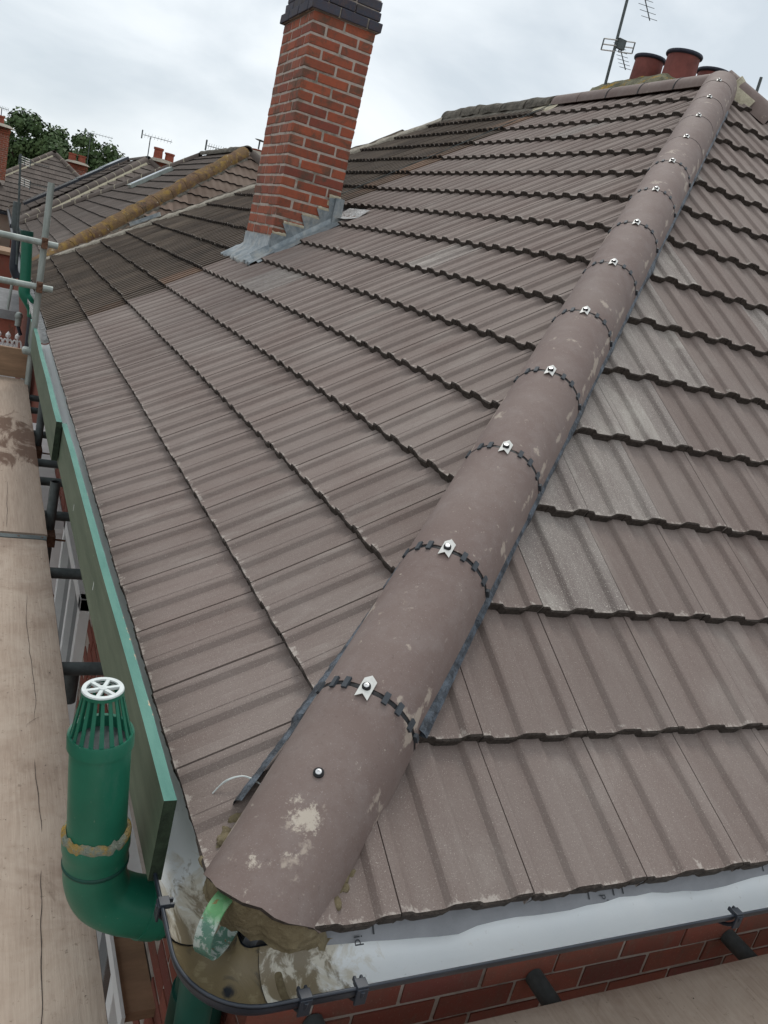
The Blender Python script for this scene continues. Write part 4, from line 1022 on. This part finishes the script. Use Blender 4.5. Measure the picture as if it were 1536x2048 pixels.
b.tube([(-.105, YP, -.163), (-.075, YP, -.172)], r0 + .008, 'gpipe', 40); b.obj('bend', PV, 50)
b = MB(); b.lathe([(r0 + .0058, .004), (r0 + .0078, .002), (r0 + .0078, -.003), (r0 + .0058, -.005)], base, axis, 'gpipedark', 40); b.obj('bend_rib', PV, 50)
b = MB(); rows = []
for k in range(61):
    ph = 2 * PI * k / 60; r_ = a1 * math.cos(ph) + b1 * math.sin(ph); n0_ = nz((math.cos(ph) * 5, math.sin(ph) * 5, 1)); n1_ = nz((math.cos(ph) * 14, math.sin(ph) * 14, 4))
    rows.append([pt(.078 + .008 * n0_ + .006 * n1_) + r_ * (r0 + .001), pt(.074 + .005 * n1_) + r_ * (r0 + .005 + .002 * n1_), pt(.070) + r_ * (r0 + .0095 + .001 * n0_), pt(.061 + .009 * n1_ + .007 * n0_) + r_ * (r0 + .0088)])
b.grid(rows, 'lichen'); b.obj('lichen_ring', PV, 80)
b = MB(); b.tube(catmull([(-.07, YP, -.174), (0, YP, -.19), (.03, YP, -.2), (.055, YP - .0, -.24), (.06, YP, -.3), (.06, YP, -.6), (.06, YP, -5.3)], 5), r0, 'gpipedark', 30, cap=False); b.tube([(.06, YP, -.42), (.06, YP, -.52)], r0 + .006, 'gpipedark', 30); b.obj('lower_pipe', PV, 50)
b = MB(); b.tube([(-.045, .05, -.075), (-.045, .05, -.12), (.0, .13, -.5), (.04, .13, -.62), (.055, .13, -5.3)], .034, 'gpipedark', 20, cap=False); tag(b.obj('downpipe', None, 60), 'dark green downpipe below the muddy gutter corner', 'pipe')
# ------------------------------------------------------------------ clutter beyond the scaffold end
t = thing('vent_pipe', (-.12, 9.0, -5.3), 'second green vent pipe behind the guard rails with a black lower length', 'pipe')
b = MB(); b.tube([(-.185, 8.8, .66), (-.15, 8.8, .1)], .055, 'gpipe', 24); b.tube(catmull([(-.152, 8.8, .13), (-.148, 8.8, .03), (-.1, 8.8, -.04), (-.05, 8.8, -.12), (-.04, 8.8, -.2)], 5), .058, 'gpipe', 24); b.lathe([(.062, -.02), (.064, 0), (.064, .05), (.05, .05)], (-.187, 8.8, .63), (-.06, 0, 1), 'gpipedark', 24); b.obj('upper_pipe', t, 50)
b = MB(); b.tube([(-.045, 8.8, -.12), (-.02, 8.8, -5)], .046, 'black', 20); b.obj('lower_pipe', t, 50)
b = MB(); b.tube(catmull([(-.30, 9.4, .93), (-.30, 9.4, .75), (-.29, 9.4, .66), (-.24, 9.4, .6)], 5), .04, 'galvdark', 16); b.tube(catmull([(-.27, 9.4, .62), (-.27, 9.4, .3), (-.26, 9.4, .2), (-.22, 9.4, .12)], 5), .045, 'black', 16); b.tube([(-.26, 9.4, .12), (-.28, 9.4, -.25)], .015, 'galv', 8); tag(b.obj('downpipe', None, 60), 'grey and black downpipe left of the second green pipe', 'pipe')
AE2 = thing('tv_aerial', (-.26, 9.2, .3), 'slim pole with two small panel aerials left of the scaffold pole', 'aerial', 'tv aerials on the roofs')
b = MB(); b.tube([(-.25, 9.0, .3), (-.325, 9.0, 1.42)], .011, 'galvdark', 8); b.obj('pole', AE2)
for (cx, cz, sgn) in ((-.335, 1.36, 1), (-.315, 1.15, 1)):
    b = MB()
    for k in range(4): b.tube([(cx, 9.0, cz + .04 - k * .022), (cx + .11, 9.0, cz + .025 - k * .022)], .004, 'alu', 5)
    for q in (.0, .055, .11): b.tube([(cx + q, 9, cz + .045 - q * .14), (cx + q, 9, cz - .045 - q * .14)], .005, 'galvdark', 5)
    b.obj('reflector', AE2)
    yagi(AE2, (cx + .1, 9.0, cz), (1, .0, .02), .20, 9, (.1, 0, 1), .025, r=.003)
# finial cresting, orange wall, lean-to roof
LT = thing('conservatory', (-.9, 10.6, -5.3), 'white conservatory roof edge with fleur finials beyond the brown end board', 'conservatory')
b = MB(); b.box((-2.5, 10.0, -.86), (-.07, 10.05, -.80), 'white'); b.box((-2.5, 9.97, -.93), (-.06, 10.0, -.865), 'white'); b.box((-2.5, 10.02, -3), (-.1, 12.0, -.95), 'white'); b.obj('fascia', LT)
for i in range(12):
    x = -.125 - i * .105; b = MB(); b.box((x - .012, 10.0, -.80), (x + .012, 10.02, -.66), 'white')
    b.lathe([(.0001, 0), (.028, .02), (.03, .05), (.0001, .09)], (x, 10.01, -.68), (0, 0, 1), 'white', 8)
    for sg in (-1, 1): b.tube(catmull([(x, 10.01, -.72), (x + sg * .03, 10.01, -.69), (x + sg * .05, 10.01, -.73), (x + sg * .055, 10.01, -.79)], 4), .010, 'white', 6)
    b.obj('finial', LT)
b = MB(); b.add([(-3, 11.2, -.50), (-.10, 11.2, -.50), (-.10, 12.3, -.35), (-3, 12.3, -.35)], [(0, 1, 2, 3)], 'greyroof'); b.box((-3, 11.17, -.62), (-.1, 11.2, -.5), 'greyroof'); b.box((-3, 11.25, -3), (-.12, 12.2, -.52), 'brick'); tag(b.obj('lean_to'), 'grey felted lean to roof behind the conservatory finials', 'shed')
b = MB(); b.box((-3.5, 13.2, -5.3), (-.15, 13.5, .05), 'wallbrick'); b.box((-3.5, 13.15, .05), (-.13, 13.55, .10), 'brownboard'); b.box((-3.5, 13.56, -.4), (-.15, 15.5, .0), 'brownboard'); tag(b.obj('garden_wall'), 'red brick outbuilding wall behind the second green pipe', 'wall')
b = MB(); b.tube([(-.16, 9.3, -.32), (-.16, 9.3, -.4)], .035, 'galv', 12); b.lathe([(.03, 0), (.045, .03), (.03, .07), (.0001, .08)], (-.16, 9.3, -.32), (0, 0, 1), 'galv', 14); b.tube([(-.16, 9.3, -.4), (-.12, 9.3, -.5)], .02, 'black', 8); tag(b.obj('flue_cap', None, 50), 'small pale grey flue cap beside the black pipe', 'vent')
# ------------------------------------------------------------------ houses further along
def hip_house(y0, x0, z0, label, mA, mB, hipm_, wallm, ln=12.4, K=KX, rows=15, capA=150, capB=150, hipw=.12, rough=.0, group='hipped houses further along the street', bond=None, individual=True):
    H = thing('hipped_house', (x0 + K, y0 + ln / 2, z0 - 5.3), label, 'house', group)
    O = Vector((x0, y0, z0)); Z = K * TA
    sa = slopeobj(H, [O + Vector(q) for q in ((0, 0, 0), (K, K, Z), (K, ln - K, Z), (0, ln, 0))][::-1], NA)
    sb = slopeobj(H, [O + Vector(q) for q in ((0, 0, 0), (2 * K, 0, 0), (K, K, Z))], NB)
    b = MB(); b.add([O + Vector(q) for q in ((2 * K, 0, 0), (2 * K, ln, 0), (K, ln - K, Z), (K, K, Z))], [(0, 1, 2, 3)], 'darktile'); b.add([O + Vector(q) for q in ((2 * K, ln, 0), (0, ln, 0), (K, ln - K, Z))], [(0, 1, 2)], 'darktile'); b.obj('back_slope', H)
    nof = [.02] + [0] * 30
    lay(sa, O, UA, VA, NA, rows, -ln, (0, int(ln / TW) + 1), mA, 'roof_tile', [(O, (-.7071, .7071, 0)), (O + Vector((0, ln, 0)), (-.7071, -.7071, 0))], cap=capA, nof=nof, jit=.003)
    lay(sb, O, UB, VB, NB, rows, 0, (0, int(2 * K / TW) + 1), mB, 'roof_tile', [(O, (.7071, -.7071, 0)), (O + Vector((2 * K, 0, 0)), (-.7071, -.7071, 0))], cap=capB, nof=nof, jit=.003)
    nh = int(math.hypot(K * 1.414, Z) / .45)
    for hk, (dd, ll, oo) in enumerate(((Vector((1, 1, TA)).normalized(), Vector((1, -1, 0)).normalized(), O), (Vector((-1, 1, TA)).normalized(), Vector((1, 1, 0)).normalized(), O + Vector((2 * K, 0, 0))), (Vector((1, -1, TA)).normalized(), Vector((1, 1, 0)).normalized(), O + Vector((0, ln, 0))))):
        uu = ll.cross(dd); uu = uu if uu.z > 0 else -uu
        for i in range(nh):
            hm = hipm_ if hk == 0 else 'darktile'; hw_ = hipw if hk == 0 else .12
            b = MB(); ridge_tile(b, oo, dd, ll, uu, .1 + i * .45, .1 + i * .45 + .44, (hm,), e0=-.02, w_=hw_, h_=hw_ * 1.1, rough=rough if hk == 0 else 0, nseg=3)
            pr = hipprof(8, hw_ * 1.02, hw_ * 1.13)
            if hm != 'lichhip': b.grid([[oo + dd * (.1 + i * .45 + q) + ll * a_ + uu * (c_ - .018) for a_, c_ in pr] for q in (-.014, .006)], 'buff')
            b.obj('hip_tile', H, 60)
    b = MB(); 
    for i in range(int((ln - 2 * K) / .45) + 1): ridge_tile(b, O + Vector((K, K, Z)), dR, latR, upR, i * .45, i * .45 + .43, ('oldridge' if rough else 'darktile',), e0=-.02, w_=.12, h_=.13, rough=rough * .6, nseg=2)
    b.obj('ridge', H, 60)
    # mortar bedding along the near hip
    b = MB(); rws = []
    for i in range(80):
        t = .05 + 6.2 * (K / KX) * i / 79; p = O + HIP * t; q = HIP.cross(NB); q = q if q.x > 0 else -q
        rws.append([p + q * .08 + NB * .05, p + q * (.16 + .03 * nz((t * 4, y0, 0))) + NB * (.035 + .01 * nz((t * 9, 0, y0))), p + q * .2 + NB * -.01])
    b.grid(rws, 'oldridge' if rough else 'buff'); rws = []
    for i in range(80):
        t = .05 + 6.2 * (K / KX) * i / 79; p = O + HIP * t; q = HIP.cross(NA); q = q if q.x < 0 else -q
        rws.append([p + q * .08 + NA * .05, p + q * (.16 + .03 * nz((t * 4, y0, 3))) + NA * (.035 + .01 * nz((t * 9, 0, y0))), p + q * .2 + NA * -.01])
    b.grid(rws, 'oldridge' if rough else 'buff'); b.obj('hip_mortar', H)
    b = MB(); b.box(O + Vector((.15, .15, -5.2)), O + Vector((2 * K - .15, ln - .15, -.03)), wallm); b.obj('wall', H)
    b = MB(); b.box(O + Vector((-.1, -.1, -.14)), O + Vector((2 * K + .1, -.0, -.03)), 'black'); b.box(O + Vector((-.1, -.0, -.14)), O + Vector((0, ln, -.03)), 'black'); b.obj('gutter', H)
    return H
def stack(par, c, sx, sy, z0, z1, pots, m='brick', label=None):
    x, y = c; b = MB(); b.box((x - sx / 2, y - sy / 2, z0), (x + sx / 2, y + sy / 2, z1 - .28), 'mortar')
    o = b.obj('chimney', par)
    if label: o['label'] = label
    nr_ = int((z1 - .28 - z0) / .077)
    bb = MB()
    for r in range(nr_ + 3):
        za = z1 - .05 - r * .077; ex = (.03 if r in (1, 2) else 0)
        for sd_ in range(2):
            L = sx if sd_ == 0 else sy; nn = max(1, int(round(L / .225))); st = (r % 2) * .11
            q = -L / 2 - ex
            while q < L / 2 + ex - .01:
                q2 = min(q + .215 - (st if q <= -L / 2 - ex + .001 else 0), L / 2 + ex)
                if sd_ == 0: bb.box((x + q, y - sy / 2 - .008 - ex, za - .066), (x + q2, y + .0, za), m)
                else: bb.box((x - sx / 2 - .008 - ex, y + q, za - .066), (x + .0, y + q2, za), m)
                q = q2 + .011
    bb.obj('brickwork', o, kind='stuff')
    b = MB(); b.lathe([(max(sx, sy) * .66, -.03), (max(sx, sy) * .5, .08), (.0001, .12)], (x, y, z1 - .02), (0, 0, 1), 'cement', 12); b.obj('flaunching', o)
    for (px, py, hh_, r_) in pots:
        b = MB(); b.lathe([(r_ * 1.08, 0), (r_, hh_ * .8), (r_ * 1.18, hh_ * .84), (r_ * 1.18, hh_), (r_ * .85, hh_), (r_ * .8, hh_ - .1)], (x + px, y + py, z1), (0, 0, 1), 'potred', 16); b.obj('chimney_pot', o, 50)
    return o
M['potred'] = flat('bright_terracotta', (.27, .075, .045), .8, var=.25, scale=7, bump=.2)
HH2 = hip_house(13.3, 0, -.15, 'second hipped house with a thick yellow lichen hip and red brown tiles', DRKT, REDT, 'lichhip', 'wallbrick', capA=140, capB=155, hipw=.138, rough=.03)
HH3 = hip_house(27, 0, -.1, 'third hipped house with dark tiles and a long solar panel on its slope', DRKT, DRKT, 'darktile', 'wallbrick', capA=60, capB=60)
HH4 = hip_house(40, -2.4, -.27, 'furthest hipped house with dark tiles above a cream rendered wall', DRKT, DRKT, 'darktile', 'cream', capA=10, capB=280)
# roof window and solar panel
def onS(y0, z0, s, y, n): return Vector((0, y0, z0)) + Vector((s * CA - n * SA, y, s * SA + n * CA))
b = MB()
b.add([onS(0, -.15, s, y, n) for n in (.02, .10) for s, y in ((2.96, 21.0), (4.08, 21.0), (4.08, 21.62), (2.96, 21.62))], [(4, 5, 6, 7), (0, 1, 5, 4), (1, 2, 6, 5), (2, 3, 7, 6), (3, 0, 4, 7)], 'galv')
o = b.obj('roof_window', HH2); c = MB(); c.add([onS(0, -.15, s, y, .104) for s, y in ((3.03, 21.06), (4.0, 21.06), (4.0, 21.56), (3.03, 21.56))], [(0, 1, 2, 3)], 'glass'); c.obj('pane', o)
for i in range(4):
    s0, s1 = .55 + i * 1.02, .55 + i * 1.02 + .99
    b = MB(); ya0, ya1 = 30.3 + 0 + i * .55, 31.9 + i * .55
    b.add([onS(0, -.1, s, y, n) for n in (.22, .30) for s, y in ((s0, ya0), (s1, ya0), (s1, ya1), (s0, ya1))], [(4, 5, 6, 7), (0, 1, 5, 4), (1, 2, 6, 5), (2, 3, 7, 6), (3, 0, 4, 7)], 'panel'); b.obj('solar_panel', HH3, bev=.01)
stack(HH3, (4.6, 31.2), .75, .45, 2.3, 2.95, [(-.18, 0, .42, .15), (.22, 0, .34, .15)], label='orange brick stack with two pots')
stack(HH4, (2.9, 46.2), .95, .6, 1.6, 2.62, [(-.25, 0, .4, .17), (.2, 0, .4, .17)], label='brick stack with two short orange pots')
TC = thing('brick_house', (-1.3, 37, -5.3), 'house at the left edge shown only by its tall brick chimney', 'house')
stack(TC, (-.95, 37.0), 1.3, .7, .9, 2.95, [(.25, 0, .35, .16)], label='tall brick chimney at the left picture edge')
b = MB(); b.box((-3.5, 36.8, -5.3), (-.9, 42, .6), 'cream'); b.add([(-3.6, 36.6, .6), (-.2, 36.6, .6), (-.9, 37.5, 1.35), (-3.6, 37.5, 1.6)], [(0, 1, 2, 3)], 'darktile'); b.obj('wall', TC)
HB = thing('brick_house', (5.6, 24, -5.3), 'distant house seen as a cowled stack left of the tall chimney', 'house')
o = stack(HB, (5.12, 20.5), .6, .5, 1.0, 3.12, [(.0, 0, .12, .13)], label='small red stack peeping out beside the tall chimney')
b = MB(); b.lathe([(.02, .14), (.02, .34)], (5.12, 20.5, 3.12), (0, 0, 1), 'galvdark', 8); b.lathe([(.16, .34), (.0001, .37)], (5.12, 20.5, 3.12), (0.1, 0, 1), 'galvdark', 12); b.obj('cowl', o)
def aerial(x, y, z0, z1, dirn, label, L=.9):
    t = thing('tv_aerial', (x, y, z0), label, 'aerial', 'tv aerials on the roofs'); b = MB(); b.tube([(x, y, z0), (x, y, z1)], .018, 'galvdark', 6); b.obj('pole', t)
    yagi(t, (x - dirn[0] * .25, y, z1 + .02 - dirn[2] * .25), dirn, L, 9, (.15, 0, 1), .16, r=.01)
    b = MB(); b.box((x - dirn[0] * .28 - .03, y - .02, z1 - .12), (x - dirn[0] * .28 + .01, y + .02, z1 + .16), 'galvdark'); b.obj('reflector', t)
aerial(3.35, 46, 2.3, 4.15, (1, 0, .03), 'spindly aerial rising from the furthest stack against the trees', 1.3)
aerial(4.05, 31, 2.6, 3.62, (1, 0, .03), 'aerial left of the two orange pots on the third house', 1.0)
aerial(4.85, 24, 2.6, 3.28, (1, 0, .03), 'small aerial between the two pots and the lichen hip', .6)
aerial(-.66, 36.9, 3.2, 3.55, (1, 0, -.05), 'tiny aerial on the tall chimney at the left picture edge', .5)
# ------------------------------------------------------------------ trees
def tree(x, y, zb, ht, rad, seed, label, leaf='leaf'):
    rnd = random.Random(seed); t = thing('broadleaf_tree', (x, y, zb), label, 'tree', 'trees behind the houses')
    b = MB(); b.tube([(x, y, zb), (x + .1, y, zb + ht * .35), (x, y, zb + ht * .75)], .3, 'bark', 10, rf=lambda i: (.34, .24, .1)[i])
    for k in range(7):
        a_ = rnd.uniform(0, 2 * PI); h_ = rnd.uniform(.3, .6) * ht; b.tube([(x, y, zb + h_), (x + math.cos(a_) * rad * .4, y + math.sin(a_) * rad * .4, zb + h_ + ht * .15), (x + math.cos(a_) * rad * .8, y + math.sin(a_) * rad * .8, zb + h_ + ht * .25)], .1, 'bark', 6, rf=lambda i: (.12, .08, .03)[i])
    b.obj('trunk', t)
    b = MB(); cl = []
    for k in range(64):
        ph = rnd.uniform(0, 2 * PI); el_ = rnd.uniform(-.5, 1.0); rr = rnd.uniform(.35, 1.)
        q = math.sqrt(max(0, 1 - max(el_, -1) ** 2))
        cl.append((x + math.cos(ph) * q * rad * rr, y + math.sin(ph) * q * rad * rr, zb + ht * .66 + el_ * ht * .32 * rr, rnd.uniform(.35, .8) * rad * .42))
    for (cx, cy, cz, cr) in cl:
        for k in range(170):
            v = Vector((rnd.gauss(0, 1), rnd.gauss(0, 1), rnd.gauss(0, .8))).normalized() * cr * rnd.uniform(.55, 1.08) ; c = Vector((cx, cy, cz)) + v
            n = (v.normalized() + Vector((rnd.uniform(-.8, .8), rnd.uniform(-.8, .8), rnd.uniform(-.2, .9)))).normalized(); a_ = n.orthogonal().normalized(); bb = n.cross(a_); s_ = rnd.uniform(.08, .17)
            b.add([c - a_ * s_, c + bb * s_ * .7, c + a_ * s_, c - bb * s_ * .7], [(0, 1, 2, 3)], leaf)
    b.obj('crown', t)
for args in ((.75, 58, -4.5, 9.9, 2.4, 1, 'tall dark green tree just right of the left edge chimney', 'leaf'), (-1.6, 62, -4.5, 9.4, 2.4, 6, 'tree partly hidden behind the tall left edge chimney', 'leaf'), (2.9, 63, -4.5, 9.4, 2.3, 2, 'rounded tree above the furthest hip apex', 'leaf'), (4.5, 58, -4.5, 9.5, 2.3, 3, 'dense green tree behind the furthest stack', 'leaf'), (6.2, 60, -4.5, 9.1, 2.3, 4, 'olive tinged tree right of the furthest aerial', 'leaf2'), (8.9, 62, -4.5, 9.0, 1.9, 5, 'smallest tree top above the third ridge', 'leaf2'), (2.0, 66, -4.5, 8.6, 2.2, 7, 'lower tree filling the gap behind the furthest roof', 'leaf'), (5.4, 66, -4.5, 8.8, 2.2, 8, 'lower tree behind the furthest brick stack', 'leaf')): tree(*args)
print('objects', len(bpy.data.objects), 'polys', sum(len(o.data.polygons) for o in bpy.data.objects if o.type == 'MESH'))
